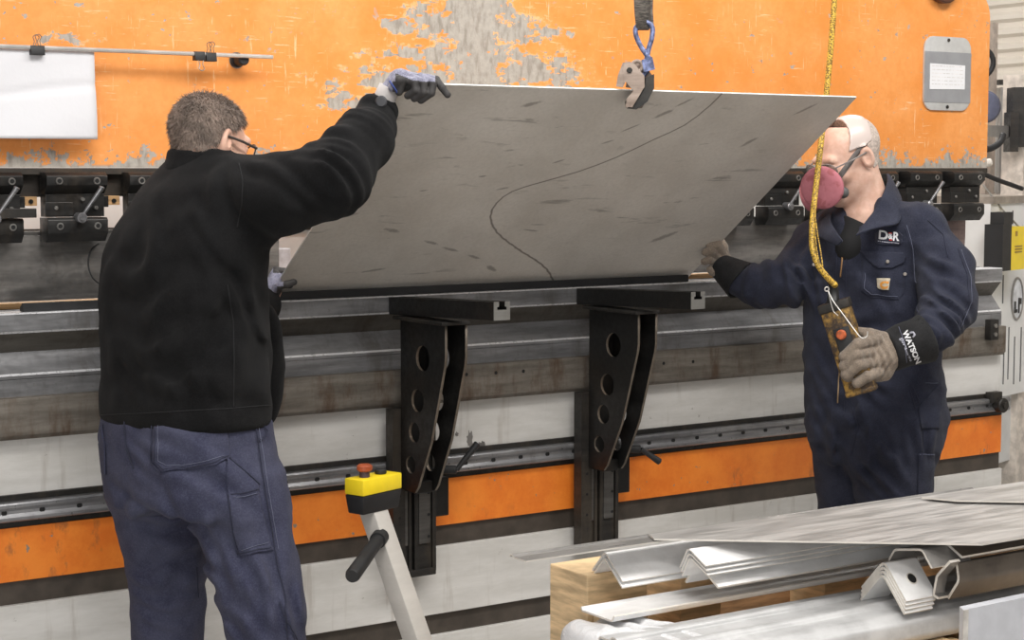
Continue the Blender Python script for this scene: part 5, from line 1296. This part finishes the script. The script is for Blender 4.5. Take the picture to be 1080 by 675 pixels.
axp = (lb_ - ub) / np.linalg.norm(lb_ - ub); nd = -FW * .94 + RT * -.34; nd -= axp * (nd @ axp); nd /= np.linalg.norm(nd); sd = np.cross(axp, nd)
Lp = float(np.linalg.norm(lb_ - ub)) ; Cc = (ub + lb_) / 2 + FW * .03 + (pp(897, 368) - (ub + lb_) / 2) * 1.0
def loc(s, t, n_): return Cc + sd * s + axp * t + nd * n_
def casing(ws, hs_, t0, t1, name, mat, par, bev=.006):
    b = MB(); b.slab([loc(-ws, t0, -hs_), loc(ws, t0, -hs_), loc(ws, t1, -hs_), loc(-ws, t1, -hs_)], nd * 2 * hs_)
    bmesh.ops.bevel(b.bm, geom=b.bm.edges[:], offset=bev, segments=2, profile=.5, affect='EDGES'); return b.build(name, mat, par, auto=40)
casing(.043, .027, -Lp / 2 + .0, Lp / 2, 'casing', M_GRIMY, pend)
casing(.046, .031, -Lp / 2 - .012, -Lp / 2 + .014, 'top_cap', M_BLACKWORN, pend, .004)
casing(.045, .029, Lp / 2 - .012, Lp / 2 + .003, 'bottom_cap', M_GRIMY, pend, .004)
casing(.024, .0305, -.066, .03, 'button_panel', M_RUB, pend, .003)
b = MB(); c = loc(.002, -.047, .030); b.cyl(c, c + nd * .012, .0145, 22, 0, .003); b.build('orange_button', plain('orange_push_button', (.42, .09, .025), .5, 0, .5, 60), pend, auto=40)
b = MB()
for k in range(5): c = loc(-.018 + k * .009, -Lp / 2 + .026, .0245); b.cyl(c, c + nd * .002, .002, 8)
b.build('rivets', M_BOLT, pend)
b = MB(); t_ = aD(883, 303, HDp); t_ = aD(877, 297, HDp + .03); b.tube([t_, t_ + axp * .02, t_ + axp * .022, loc(0, -Lp / 2 - .01, 0) - axp * .006, loc(0, -Lp / 2 - .01, 0)], [.011, .0145, .0135, .0175, .026], 16); b.build('cable_gland', M_RUB, pend, auto=50)
b = MB(); b.tube(smooth_path([aD(873, 306, HDp - .015), aD(879, 318, HDp - .03), aD(888, 330, HDp - .05), aD(899, 345, HDp - .07), aD(908, 356, HDp - .085), aD(914, 355, HDp - .085), aD(915, 350, HDp - .07)], 5), .0018, 6)
b.tube(smooth_path([aD(873, 306, HDp - .015), aD(876, 318, HDp - .02), aD(879, 328, HDp - .02), aD(884, 333, HDp - .03)], 5), .0016, 6); b.ring(aD(872, 305, HDp - .015), FW, .006, .002, 12, 6)
b.build('tie_wire', M_ROD, pend, True)

# ------------------------------------------------------------------ emergency stop stand
st = empty('emergency_stop_stand', (aD(498, 865, 4.3)[0], aD(498, 865, 4.3)[1], 0), 'yellow and black emergency stop box on a leaning beige square post', 'stand')
c0 = aD(383, 507, 4.30); d1 = RT * math.cos(math.radians(53)) + FH * math.sin(math.radians(53)); d2 = -RT * math.sin(math.radians(53)) + FH * math.cos(math.radians(53))
def bx(o, a, c_, h0, h1, sh0=0, sh1=0):
    return [o + d1 * sh1 + ZZ * h1, o + d1 * (a - sh1) + ZZ * h1, o + d1 * (a - sh1) + d2 * (c_ - sh1) + ZZ * h1, o + d2 * (c_ - sh1) + ZZ * h1], [o + d1 * sh0 + d2 * sh0 + ZZ * h0, o + d1 * (a - sh0) + d2 * sh0 + ZZ * h0, o + d1 * (a - sh0) + d2 * (c_ - sh0) + ZZ * h0, o + d1 * sh0 + d2 * (c_ - sh0) + ZZ * h0]
def hexa(b, top, bot, bev=.003):
    A = [b.bm.verts.new(tuple(float(q) for q in p)) for p in top]; B_ = [b.bm.verts.new(tuple(float(q) for q in p)) for p in bot]
    fs = [b.bm.faces.new(A), b.bm.faces.new(B_[::-1])] + [b.bm.faces.new((A[i], B_[i], B_[(i + 1) % 4], A[(i + 1) % 4])) for i in range(4)]
    bmesh.ops.recalc_face_normals(b.bm, faces=fs)
    bmesh.ops.bevel(b.bm, geom=list({e for f in fs for e in f.edges}), offset=bev, segments=2, profile=.5, affect='EDGES')
b = MB(); hexa(b, *bx(c0, .146, .062, -.040, .0)); b.build('yellow_cover', M_YEL, st, auto=40)
b = MB(); hexa(b, *bx(c0, .146, .062, -.088, -.041, .006, .001)); b.build('black_base', M_RUB, st, auto=40)
m_ = c0 + d1 * .040 + d2 * .031; b = MB(); b.cyl(m_, m_ + ZZ * .016, .013, 20, 1); b.tube([m_ + ZZ * .014, m_ + ZZ * .018, m_ + ZZ * .028, m_ + ZZ * .032], [.012, .019, .0195, .015], 24, 0); b.build('mushroom_button', [M_REDBTN, plain('purple_black_collar', (.05, .03, .05), .5)], st, auto=40)
m_ = c0 + d1 * .100 + d2 * .031; b = MB(); b.cyl(m_, m_ + ZZ * .012, .015, 20, 0, .002); b.build('black_button', M_RUB, st, auto=40)
pt0 = c0 + d1 * .075 + d2 * .036 - ZZ * .086; dr = aD(508, 872, 4.33) - pt0; kf = (0.012 - pt0[2]) / dr[2]; pt1 = pt0 + dr * kf; hw_ = .027
b = MB(); hexa(b, [pt0 + d1 * sx * hw_ + d2 * sy * hw_ for sx, sy in ((-1, -1), (1, -1), (1, 1), (-1, 1))], [pt1 + d1 * sx * hw_ + d2 * sy * hw_ for sx, sy in ((-1, -1), (1, -1), (1, 1), (-1, 1))]); b.build('post', M_BEIGE, st, auto=40)
b = MB(); b.box(pt1[0] - .18, pt1[0] + .18, pt1[1] - .15, pt1[1] + .15, .001, .014, 0, .003); b.build('base_plate', M_BEIGE, st)
h0, h1 = pt0 + (pt1 - pt0) * .085 - FH * .02, aD(371, 608, 4.12)
b = MB(); b.cyl(h0, h0 + (h1 - h0) * .12, .021, 20); b.tube([h0 + (h1 - h0) * .1, h0 + (h1 - h0) * .5, h1 - (h1 - h0) * .04, h1], [.0165, .0175, .0185, .0155], 22); b.build('handle_grip', M_RUB, st, auto=40)

# ------------------------------------------------------------------ crate of steel profiles in front
M_TIMBER = plain('pale_sawn_timber', (.72, .52, .30), .7, 0, .3, 7, .001, 120, None, (1, 1, 8))
M_TIMBERD = plain('brown_timber', (.34, .19, .09), .75, 0, .35, 9, .001, 120, None, (1, 1, 8))
def mat_bright(name, c, dark, rough=.3, metal=.5, s=(1.2, 14, 14)):
    g = G(name); n = g.noise(g.scl(*s), 4, 5, .65); n2 = g.noise(None, 14, 5, .6, off=4); g.col(g.mix(g.mul(g.sm(n, .35, .7), .6), g.mix(g.sm(n2, .3, .7), dark, c), c)); g.rough(g.sm(n, .3, .7, rough - .07, rough + .1)); g.metal(metal); return g.m
M_BRIGHT = mat_bright('bright_rolled_steel', (.90, .895, .89), (.74, .73, .72), .4, .03)
M_GALV = mat_bright('grey_plate_steel', (.36, .345, .33), (.25, .24, .23), .34, .5, (2, 22, 2))
M_DARKPROF = mat_bright('dark_rolled_steel', (.20, .17, .14), (.12, .10, .085), .4, .5)
M_CUT = plain('pale_cut_edge', (.72, .68, .62), .45, .2, .1)
crate = empty('timber_crate', (.9, -1.75, 0), 'pale timber crate carrying the heap of bright steel profiles', 'crate')
yb, yf = -1.40, -2.06
p_ = aY(601, 600, -1.52); xa = float(aX(601, 600, .078)[0])
def plank(x0, x1, y0, y1, z0, z1, name='board', mat=None):
    b = MB(); b.box(x0, x1, y0, y1, z0, z1, 0, .003); return b.build(name, mat or M_TIMBER, crate)
X0c = float(aY(601, 615, -1.56)[0])
X1c = float(aY(683, 612, -1.56)[0])
X0c = .043; X1c = float(aY(683, 612, -1.50)[0]); plank(X0c, X1c, -1.50, -1.357, .02, .715, 'corner_block')
X2c = float(aY(718, 612, -1.50)[0]); plank(X2c, X2c + .12, -1.50, -1.357, .02, .695, 'corner_block'); plank(X0c + .012, X0c + .075, -1.62, -1.505, .02, .625, 'corner_block')
for xx in (.75, 1.15, 1.55): plank(xx, xx + .14, -1.50, -1.357, .02, .68, 'corner_block')
plank(X0c + .02, 1.75, -1.38, -1.36, .30, .60, 'side_board', M_TIMBERD); plank(X0c + .01, 1.75, -2.02, -1.58, .50, .53, 'deck_board')
for xx in (.02, .17, .34, .54, .8, 1.2): plank(xx + X0c, xx + X0c + .10, -2.02, -1.565, .53, .582, 'cross_bearer')
plank(X0c, 1.75, -1.735, -1.70, .59, .640, 'side_board'); 
q = aX(975, 662, .62); plank(.50, .72, -2.04, -1.93, .02, .575, 'corner_block')
for xx in (.02, 1.2): plank(xx + X0c, xx + X0c + .1, -2.02, -1.56, .02, .50, 'end_board', M_TIMBERD)

def thick(pts, t):
    """open polyline (y,z) to a closed outline of thickness t, on its right-hand side"""
    P = [np.array(p, float) for p in pts]; off = []
    for i, p in enumerate(P):
        ds = []
        if i > 0: ds.append((P[i] - P[i - 1]) / np.linalg.norm(P[i] - P[i - 1]))
        if i < len(P) - 1: ds.append((P[i + 1] - P[i]) / np.linalg.norm(P[i + 1] - P[i]))
        ns = [np.array([d[1], -d[0]]) for d in ds]; n_ = sum(ns); n_ /= np.linalg.norm(n_); k = 1 / max(.4, float(n_ @ ns[0])); off.append(p + n_ * t * k)
    return [tuple(p) for p in P] + [tuple(p) for p in off[::-1]]
def rounded(pts, r=.008, n=3):
    P = [np.array(p, float) for p in pts]; out = [P[0]]
    for i in range(1, len(P) - 1):
        a = P[i - 1] - P[i]; c = P[i + 1] - P[i]; la, lc = np.linalg.norm(a), np.linalg.norm(c); rr = min(r, la * .45, lc * .45); p0, p1 = P[i] + a / la * rr, P[i] + c / lc * rr
        for k in range(n + 1): t = k / n; out.append((1 - t) ** 2 * p0 + 2 * t * (1 - t) * P[i] + t * t * p1)
    out.append(P[-1]); return out
def profile(name, pts, xa, xb, t, label, cat, group=None, mat=None, r=.008, hole=None):
    o2 = thick(rounded(pts, r), t); m = len(o2) // 2
    b = MB(); A = [b.bm.verts.new((xa, *p)) for p in o2]; B_ = [b.bm.verts.new((xb, *p)) for p in o2]; n = len(o2)
    for i in range(n): f = b.bm.faces.new((A[i], A[(i + 1) % n], B_[(i + 1) % n], B_[i])); f.material_index = 1 if i in (m - 1, n - 1) else 0
    for i in range(m - 1):
        f = b.bm.faces.new((A[i], A[n - 1 - i], A[n - 2 - i], A[i + 1])); f.material_index = 1
        f = b.bm.faces.new((B_[i], B_[i + 1], B_[n - 2 - i], B_[n - 1 - i])); f.material_index = 1
    bmesh.ops.recalc_face_normals(b.bm, faces=b.bm.faces)
    o = b.build(name, [mat or M_BRIGHT, M_CUT], auto=35); return tag(o, label, cat, group)
def sec(X, *px): return [tuple(aX(x, y, X)[1:]) for x, y in px]
GA = 'bright angle profiles on the crate'
s = sec(.071, (624.8, 602.5), (638, 583.5), (656, 614.5)); profile('angle_profile', s, .071, 1.55, .004, 'left bright steel angle on the crate, upper one of its nested pair', 'profile', GA)
s2 = [(y - .002, z - .0125) for y, z in s]; profile('angle_profile', s2, .069, 1.5, .004, 'left bright steel angle on the crate, lower one of its nested pair', 'profile', GA)
s = sec(.190, (717.5, 598.5), (725.7, 579), (744, 598)); 
for k in range(3):
    sk = [(y - .001 * k, z - .010 * k) for y, z in s]; profile('angle_profile', sk, .19 + .002 * k, 1.5, .003, ['top', 'second', 'third'][k] + ' of the short-legged nested bright angles in the middle of the heap', 'profile', GA)
s = sec(.224, (723.5, 615), (735, 594.5), (757, 621)); profile('angle_profile', s, .224, 1.5, .005, 'bright steel angle lowest in the middle of the heap, with a wide front leg', 'profile', GA)
# flat lipped strips
s = [(-1.576, .672), (-1.580, .663), (-1.688, .663), (-1.696, .676)]; profile('lipped_strip', s, -.03, 1.6, .004, 'wide shallow bright strip lying below the angles', 'profile', None, M_BRIGHT, .004)
s = sec(-.19, (542.5, 586), (545.5, 582.6), (548.5, 586), (552, 590.5)); s = [(-1.545, .794), (-1.552, .799), (-1.560, .794), (-1.606, .794)]
profile('lipped_strip', s, -.19, 1.2, .003, 'thin grey strip sticking out farthest left under the big plate', 'profile', None, M_GALV, .003)
# long tray profile with rounded front
s = [(-1.745, .615), (-1.738, .652), (-1.775, .652), (-1.780, .660), (-1.792, .660), (-1.797, .650), (-1.852, .648), (-1.858, .656), (-1.872, .656), (-1.880, .646), (-1.918, .644), (-1.945, .630), (-1.952, .60), (-1.940, .588)]
profile('tray_profile', s, -.10, 1.6, .004, 'long bright folded tray profile along the front of the heap', 'profile', None, mat_bright('satin_rolled_steel', (.60, .60, .60), (.42, .42, .42), .42, .15), .005)
# plastic film round the left end of the lower profiles
g = G('wrinkled_plastic_film'); n = g.noise(g.scl(1, 1, 1), 16, 4, .6, 1.5); g.col(g.mix(n, (.62, .62, .63), (.76, .76, .77))); g.rough(.22); g.spec(.6); g.bump(n, .9, .006); M_FILM = g.m
fk = folds([(V3(.02, -1.74, .67), .20, V3(1, .5, .1), .075, .006), (V3(-.04, -1.65, .66), .12, V3(.6, -1, .1), .06, .003)])
wrapf = lambda p: (lambda q: np.sqrt((np.maximum(np.abs(q) - np.array([.085, .115, .026]), 0) ** 2).sum(1)) - .020)(p - V3(.0, -1.735, .606))
me = mesh_sdf('plastic_wrapping', lambda p: smin(wrapf(p), rc(V3(-.07, -1.64, .615), V3(-.02, -1.74, .615), .032, .03)(p), .03) - fk(p), (-.20, -1.95, .50), (.26, -1.52, .74), .0065)
tag(link('plastic_wrapping', me, M_FILM, None, True), 'white wrinkled plastic film round the left end of the lowest profiles', 'wrapping')
# short nested cut pieces with a hole
X0 = .560; s = sec(X0, (909.5, 621), (932, 594), (954.5, 635.5))
GS = 'short nested angle offcuts'
for k, lb_2 in enumerate(('topmost of four short nested angle offcuts, with a hole in its front leg', 'second from the top of four short nested angle offcuts', 'third from the top of four short nested angle offcuts', 'lowest of four short nested angle offcuts')):
    sk = [(y, z - .0088 * k) for y, z in s]; o = profile('angle_offcut', sk, X0 - .001 * k, X0 + .094 - .004 * k, .0055, lb_2, 'offcut', GS, M_BRIGHT, .012)
    if k == 0:
        c = aX(963, 613, X0 + .02); bvh = bvh_of(o.data) ; 
        a_, c_ = np.array(s[1]), np.array(s[2]); d_ = (c_ - a_) / np.linalg.norm(c_ - a_); nn = np.array([d_[1], -d_[0]]); nn = nn if nn[0] < 0 else -nn
        m2 = a_ + (c_ - a_) * .50; cc_ = V3(X0 + .048, m2[0], m2[1]); n3 = V3(0, nn[0], nn[1])
        b = MB(); b.cyl(cc_ + n3 * .0005, cc_ + n3 * .0072, .0125, 24); b.build('bolt_hole', M_HOLE, o); b = MB(); b.ring(cc_ + n3 * .0062, n3, .0125, .0016, 24, 6); b.cyl(cc_ + n3 * .0070 + V3(.002, 0, -.003), cc_ + n3 * .0080 + V3(.002, 0, -.003), .0065, 16); b.build('hole_rim', M_CUT, o)
s = sec(.60, (938, 592), (944, 581), (972, 581), (982, 600)); profile('angle_offcut', s, .60, .72, .005, 'grey offcut just behind the four nested angle offcuts', 'offcut', None, M_GALV, .006)
# dark channels to the right, ends bare
s = sec(.675, (953, 578), (999, 575.5), (1014, 589)); s = [(s[0][0], s[1][1] + .001)] + s[1:]; profile('dark_channel', s, .675, 2.0, .006, 'upper dark rolled channel at the right under the big plate', 'profile', 'dark channels at the right', M_DARKPROF, .004)
s = sec(.66, (1008, 590), (994, 605), (990, 627), (996, 631)); profile('dark_channel', s, .64, .67, .006, 'short bare lip piece at the end of the lower dark channel', 'offcut', None, M_GALV, .006)
s = sec(.675, (993, 606), (1008, 594), (1010, 612), (999, 630)); profile('dark_channel', s, .675, 2.0, .006, 'lower dark rolled channel at the right, above the tray profile', 'profile', 'dark channels at the right', M_DARKPROF, .008)
# plates on top
def plate(name, px, z, t, label, mat):
    b = MB(); P_ = [aZ(x, y, z) for x, y in px]; b.slab(P_, (0, 0, -t)); o = b.build(name, [mat, M_CUT]); 
    for p in o.data.polygons: p.material_index = 0 if abs(p.normal.z) > .5 else 1
    return tag(o, label, 'plate')
g = G('smeared_grey_plate'); mp = g.t.nodes.new('ShaderNodeMapping'); mp.inputs['Rotation'].default_value = (0, 0, .65); mp.inputs['Scale'].default_value = (3, 26, 1); g.t.links.new(g.pos, mp.inputs[0]); n = g.noise(mp.outputs[0], 1.6, 6, .65, .6); n2 = g.noise(None, 7, 4, off=3)
g.col(g.mix(g.sm(n, .35, .68), g.mix(n2, (.30, .288, .275), (.36, .345, .33)), (.50, .48, .46))); g.rough(g.sm(n, .3, .7, .28, .45)); g.metal(.3); M_PLATE = g.m
plate('steel_plate', [(684, 563), (690, 568), (1036, 573.5), (1100, 563), (1100, 530), (1006, 527), (975, 523)], .803, .004, 'big pointed grey steel plate lying on top of the heap', M_PLATE)
plate('steel_plate', [(972, 524), (1008, 527.5), (1100, 529), (1120, 512), (1090, 506), (1000, 519.5)], .812, .004, 'second grey plate behind the big pointed one, at the right edge', M_PLATE)
# white panel leaning at lower right
o0 = aD(1016, 643.5, 3.62); e1_ = aD(1090, 628, 3.72) - o0; b = MB(); b.slab([o0, o0 + e1_, o0 + e1_ * V3(1, 1, 1) - ZZ * .62, o0 - ZZ * .62], FH * .03)
b.bm.faces.ensure_lookup_table(); b.slab([o0 - FH * .004, o0 + e1_ * .068 - FH * .004, o0 + e1_ * .068 - ZZ * .62 - FH * .004, o0 - ZZ * .62 - FH * .004], FH * .004, 1)
o0z = float(o0[2]) - .62
o = b.build('pale_panel', [plain('cool_white_sheet', (.62, .63, .67), .5, .1, .06), plain('warm_panel_edge', (.60, .57, .53), .5)]); tag(o, 'pale blue-grey panel standing at the lower right corner of the heap', 'panel')
b = MB(); b.box(o0[0] - .06, o0[0] + .5, o0[1] - .25, o0[1] + .2, 0, max(.02, o0z), 0, .004); tag(b.build('timber_block', M_TIMBERD), 'brown timber block under the pale panel at lower right', 'block')

# ------------------------------------------------------------------ behind the machine, at the right edge
b = MB(); z = 0.0; pr = []
while z < 5.0: 
    for dz, dy in ((0, 0), (.030, 0), (.050, .03), (.080, .03)): pr.append((z + dz, dy))
    z += .10
A = []
XW = 7.2
bm = b.bm
for zz_, dx in pr: A.append((bm.verts.new((XW + dx, -8, zz_)), bm.verts.new((XW + dx, 5.0, zz_)), ))
for a, c in zip(A, A[1:]): bm.faces.new((a[0], a[1], c[1], c[0]))
b.box(XW + .04, XW + .14, -8, 5, 0, 5.0)
struct(b.build('wall_right', M_CORR, origin=(XW, -1, 0)))
th2 = math.radians(39.6); E1 = RT * math.sin(th2) + FH * math.cos(th2); E2 = np.array([-E1[1], E1[0], 0])
if E2 @ FH < 0: E2 = -E2
def cab_box(b, o, L, W, z0, z1, mi=0):
    P_ = [o, o + E1 * L, o + E1 * L + E2 * W, o + E2 * W]; P_ = [np.array([p[0], p[1], z0]) for p in P_]; v = b.slab(P_, (0, 0, z1 - z0), mi); return v
o_ = aD(1040, 421, 7.35); zt, zb = float(aD(1050, 214, 7.5)[2]), float(aD(1056, 421, 7.4)[2]); zl = float(aD(1056, 497, 7.4)[2])
cabn = empty('machine_cabinet', (o_[0] + .6, o_[1] + .5, 0), 'white machine cabinet with narrow vertical slots and a round emblem, at the right edge', 'cabinet')
b = MB(); cab_box(b, o_, 2.2, .7, zb, zt); b.build('upper_housing', M_WHITE, cabn)
b = MB(); cab_box(b, o_ - E2 * .01, 2.2, .7, zt, zt + .03); b.build('top_rail', plain('brown_grey_rail', (.30, .26, .22), .5), cabn)
b = MB(); cab_box(b, o_ + E2 * .05, 2.2, .65, zl, zb - .012); b.build('lower_housing', plain('light_grey_housing', (.60, .60, .59), .45, 0, .06), cabn)
b = MB(); cab_box(b, o_ + E2 * .12, 2.2, .5, .0, zl); b.build('undercabinet_shade', M_BLACKWORN, cabn)  # dark box stands in for the shade under the cabinet
def oncab(x, y, off=.0):
    d = ray(x, y); t = ((o_ - CAM) @ E2 - off) / (d @ E2); return CAM + d * t
M_SLOT = plain('slot_shadow_grey', (.10, .10, .10), .7)
for x, y0_, y1_ in ((1051, 237, 300), (1058, 290, 320), (1064, 345, 400), (1070, 355, 405), (1077, 345, 402), (1059, 352, 405), (1060, 225, 238), (1068, 222, 236)):
    a, c = oncab(x, y0_), oncab(x, y1_); b = MB(); b.slab([a - E1 * .004 - E2 * .002, a + E1 * .004 - E2 * .002, V3(a[0], a[1], c[2]) + E1 * .004 - E2 * .002, V3(a[0], a[1], c[2]) - E1 * .004 - E2 * .002], E2 * .002); b.build('vent_slot', M_SLOT, cabn)
c = oncab(1072, 315); 
def oval(b, rx, rz, d0, d1, mi=0, ring=False):
    P_ = [c + E1 * rx * math.cos(a) + ZZ * rz * math.sin(a) - E2 * d0 for a in np.linspace(0, 2 * PI, 33)[:-1]]
    if ring: b.tube(P_ + [P_[0]], .006, 6, mi)
    else: b.slab(P_, -E2 * (d1 - d0), mi)
b = MB(); oval(b, .052, .085, .0, .004, 0); em = b.build('round_emblem', plain('emblem_field', (.70, .72, .76), .4), cabn); b = MB(); oval(b, .055, .088, .003, .0, 0, True); b.build('emblem_ring', M_GALV, em)
b = MB()
for (x, z, w_, h_) in ((-.024, -.035, .016, .05), (-.010, -.052, .02, .014), (.016, -.030, .014, .066), (.032, -.012, .016, .026)):
    P_ = [c + E1 * (x + sx * w_ / 2) + ZZ * (z + sz * h_ / 2) - E2 * .0045 for sx, sz in ((-1, -1), (1, -1), (1, 1), (-1, 1))]; b.slab(P_, -E2 * .002)
b.build('emblem_mark', M_RUB, em)
# white wall panel above, steel bar, hoses, drum, post
a, c = aD(1043, 112, 8.3), aD(1043, 330, 8.3); b = MB(); b.slab([a, a + E1 * 2.6, V3(*(a + E1 * 2.6)[:2], 0), V3(a[0], a[1], 0)], E2 * .08); tag(b.build('white_partition', plain('soft_white_partition', (.78, .78, .78), .6, 0, .04)), 'plain white partition behind the slotted cabinet', 'partition')
ctl = empty('warning_box', oncab(1066, 290, .15) , 'black and yellow control box in front of the slotted cabinet', 'box')
q0, q1 = oncab(1058, 237, .10), oncab(1058, 286, .10)
b = MB(); b.slab([q0, q0 + E1 * .085, V3(*(q0 + E1 * .085)[:2], q1[2]), V3(q0[0], q0[1], q1[2])], E2 * .08); b.build('black_side', M_RUB, ctl)
b = MB(); q2 = q0 + E1 * .087; b.slab([q2 - ZZ * .012, q2 + E1 * .14 - ZZ * .012, V3(*(q2 + E1 * .14)[:2], q1[2]), V3(q2[0], q2[1], q1[2])], E2 * .08); b.build('yellow_front', M_YEL, ctl)
b = MB(); q4 = q0 + E1 * .008 + ZZ * .0; b.slab([q4, q4 + E1 * .09, q4 + E1 * .09 + ZZ * .05, q4 + ZZ * .05], E2 * .06); b.build('black_cap', M_RUB, ctl)
M_MARK = plain('brown_marks', (.35, .22, .05), .6)
b = MB()
for k in range(3): 
    q5 = q2 + E1 * .03 - ZZ * (.09 + .012 * k) - E2 * .001; b.slab([q5, q5 + E1 * .07, q5 + E1 * .07 - ZZ * .005, q5 - ZZ * .005], -E2 * .002); b.build('faint_mark', M_MARK, ctl); b = MB()
q5 = q2 + E1 * .035 - ZZ * .03; b.slab([q5, q5 + E1 * .02, q5 + E1 * .02 - ZZ * .02, q5 - ZZ * .02], -E2 * .002)
b.build('faint_mark', M_MARK, ctl)
pb = aD(1076, 200, 7.6); b = MB(); cab_box(b, aD(1075, 340, 7.62), .12, .10, .0, float(aD(1075, 80, 7.62)[2])); tag(b.build('beige_column', plain('beige_column_paint', (.62, .56, .50), .5)), 'beige upright column cut by the right photo edge', 'column')
b = MB(); a, c = aD(1040, 132, 7.35), aD(1069, 144, 7.35); zt_, zb_ = float(a[2]), float(c[2]); P_ = [V3(a[0], a[1], zt_), V3(*(aD(1069, 132, 7.5))[:2], zt_), V3(*(aD(1069, 132, 7.5))[:2], zb_), V3(a[0], a[1], zb_)]; b.slab(P_, FH * .05); tag(b.build('steel_bar', M_GALV), 'grey horizontal steel bar sticking out behind the ram at the right', 'bar')
b = MB(); 
for (x0_, y0_, x1_, y1_) in ((1066, 118, 1074, 160), (1069, 92, 1082, 118), (1074, 104, 1086, 155)):
    a = aD(x0_, y0_, 7.45); c = aD(x1_, y1_, 7.45); P_ = [V3(a[0], a[1], a[2]), V3(c[0], c[1], a[2]), V3(c[0], c[1], c[2]), V3(a[0], a[1], c[2])]; b.slab(P_, FH * .10)
tag(b.build('black_bracket', M_BLACKWORN), 'black mounting bracket on the beige column at the right edge', 'bracket')
b = MB(); b.tube(smooth_path([aD(1036, 158, 7.3), aD(1046, 156, 7.32), (aD(1055, 150, 7.34)), aD(1058, 142, 7.36)], 6), .014, 10); tag(b.build('black_hose', M_RUB, None, True), 'short black hose curling up to the grey bar at the right', 'hose', 'hoses at the right')
b = MB(); b.tube(smooth_path([aD(1034, 182, 7.3), aD(1050, 189, 7.35), aD(1064, 194, 7.4), aD(1078, 199, 7.45)], 6), .010, 10); tag(b.build('black_hose', M_RUB, None, True), 'thin black hose sagging across the white partition at the right', 'hose', 'hoses at the right')
b = MB(); b.tube([aD(1037, 195, 7.3), aD(1058, 222, 7.35), aD(1085, 250, 7.4)], .004, 6); tag(b.build('thin_cable', plain('grey_thin_cable', (.25, .24, .22), .6), None, True), 'thin grey cable slanting down in front of the white partition', 'cable')
b = MB(); c = aD(1036, 113, 7.7); b.cyl(c - FH * .05, c + FH * .05, .115 * .62, 32, 0, .01); 
b2c = b.build('cable_drum', plain('blue_grey_drum', (.10, .11, .17), .45), None, auto=40); tag(b2c, 'blue-grey drum edge showing behind the right end of the ram', 'drum')
b = MB(); c = aD(1032, 66, 7.9); b.ring(c, FH, .10 * .62 + .005, .012, 32, 8); tag(b.build('black_ring', M_RUB, None, True), 'black curved rim showing behind the ram above the blue-grey drum', 'ring')
b = MB(); a = aD(1043, 23, 8.0); cab_box(b, a, .10, .10, 0, float(a[2])); tag(b.build('tan_post', plain('tan_post_paint', (.52, .44, .38), .6)), 'tan narrow post between the ram end and the ribbed cladding', 'post')
b = MB(); a = aD(1054, 84, 8.1); c = aD(1073, 89, 8.1); P_ = [a, V3(c[0], c[1], a[2]), c, V3(a[0], a[1], c[2])]; b.slab(P_, FH * .08)
a = aD(1056, 92, 8.1); c = aD(1078, 103, 8.1); b.slab([a, V3(c[0], c[1], a[2]), c, V3(a[0], a[1], c[2])], FH * .08, 1); b.slab([V3(c[0], c[1], c[2]), V3(a[0], a[1], c[2]), V3(a[0], a[1], 0), V3(c[0], c[1], 0)], FH * .06, 1)
tag(b.build('equipment_rack', [M_BLACKWORN, M_GALV]), 'small grey and black equipment rack before the ribbed cladding', 'rack')
b = MB(); b.ring(aD(1041, 172, 7.2), FH, .006, .006, 10, 6); b.cyl(aD(1040, 172, 7.15), aD(1046, 171, 7.15), .016, 14, 0, .004); tag(b.build('round_stop', plain('pale_stop', (.6, .56, .5), .5), None, auto=40), 'small pale round stop at the lower right end of the ram', 'stop')
# thin loop of cable by the jacket
b = MB(); b.tube(smooth_path([aY(104, 257, -.04), aY(96, 264, -.05), aY(93, 278, -.05), aY(97, 292, -.05), aY(106, 300, -.045), aY(112, 302, -.04)], 6), .0022, 6); tag(b.build('thin_loop_cable', M_RUB, None, True), 'thin black cable loop hanging on the punch beside the black jacket', 'cable')
# ------------------------------------------------------------------ light
def area(name, loc, target, size, size_y, power, color=(1, .97, .93)):
    l = bpy.data.lights.new(name, 'AREA'); l.shape = 'RECTANGLE'; l.size = size; l.size_y = size_y; l.energy = power; l.color = color
    o = bpy.data.objects.new(name, l); COL.objects.link(o); o.location = loc
    o.rotation_euler = (Vector(target) - Vector(loc)).to_track_quat('-Z', 'Y').to_euler()
    return o
area('overhead_light', (-.6, -2.9, 4.5), (0.2, -.1, 1.7), 2.6, .9, 112)
area('overhead_light', (2.2, -2.7, 4.5), (1.9, -.1, 1.7), 2.6, .9, 106)
area('overhead_light', (-1.5, -5.2, 4.8), (0.2, -1.0, .9), 2.4, .9, 60)
area('overhead_light', (4.2, 2.2, 4.8), (4.6, 2.6, 0), 2.4, .9, 130)
area('overhead_light', (0.2, .55, 3.7), (0.3, 1.1, 1.4), 3.2, .5, 60)  # added behind the ram to brighten the pale casing
area('overhead_light', (0, 3.0, 4.6), (0, 3.2, 0), 2.4, .9, 80)
area('added_front_fill', (-6.8, -7.6, 1.7), (.6, -.2, 1.2), 6.5, 3.2, 230, (1, .99, .97))  # added soft fill behind the camera, brightens the sheet's underside
w = bpy.data.worlds.new('hall_ambience'); scene.world = w; w.use_nodes = True
w.node_tree.nodes['Background'].inputs[0].default_value = (1, .98, .96, 1); w.node_tree.nodes['Background'].inputs[1].default_value = .26
vs = scene.view_settings; vs.view_transform = 'Standard'; vs.look = 'None'; vs.gamma = 1; vs.use_curve_mapping = False; vs.exposure = 0.0
scene.display_settings.display_device = 'sRGB'
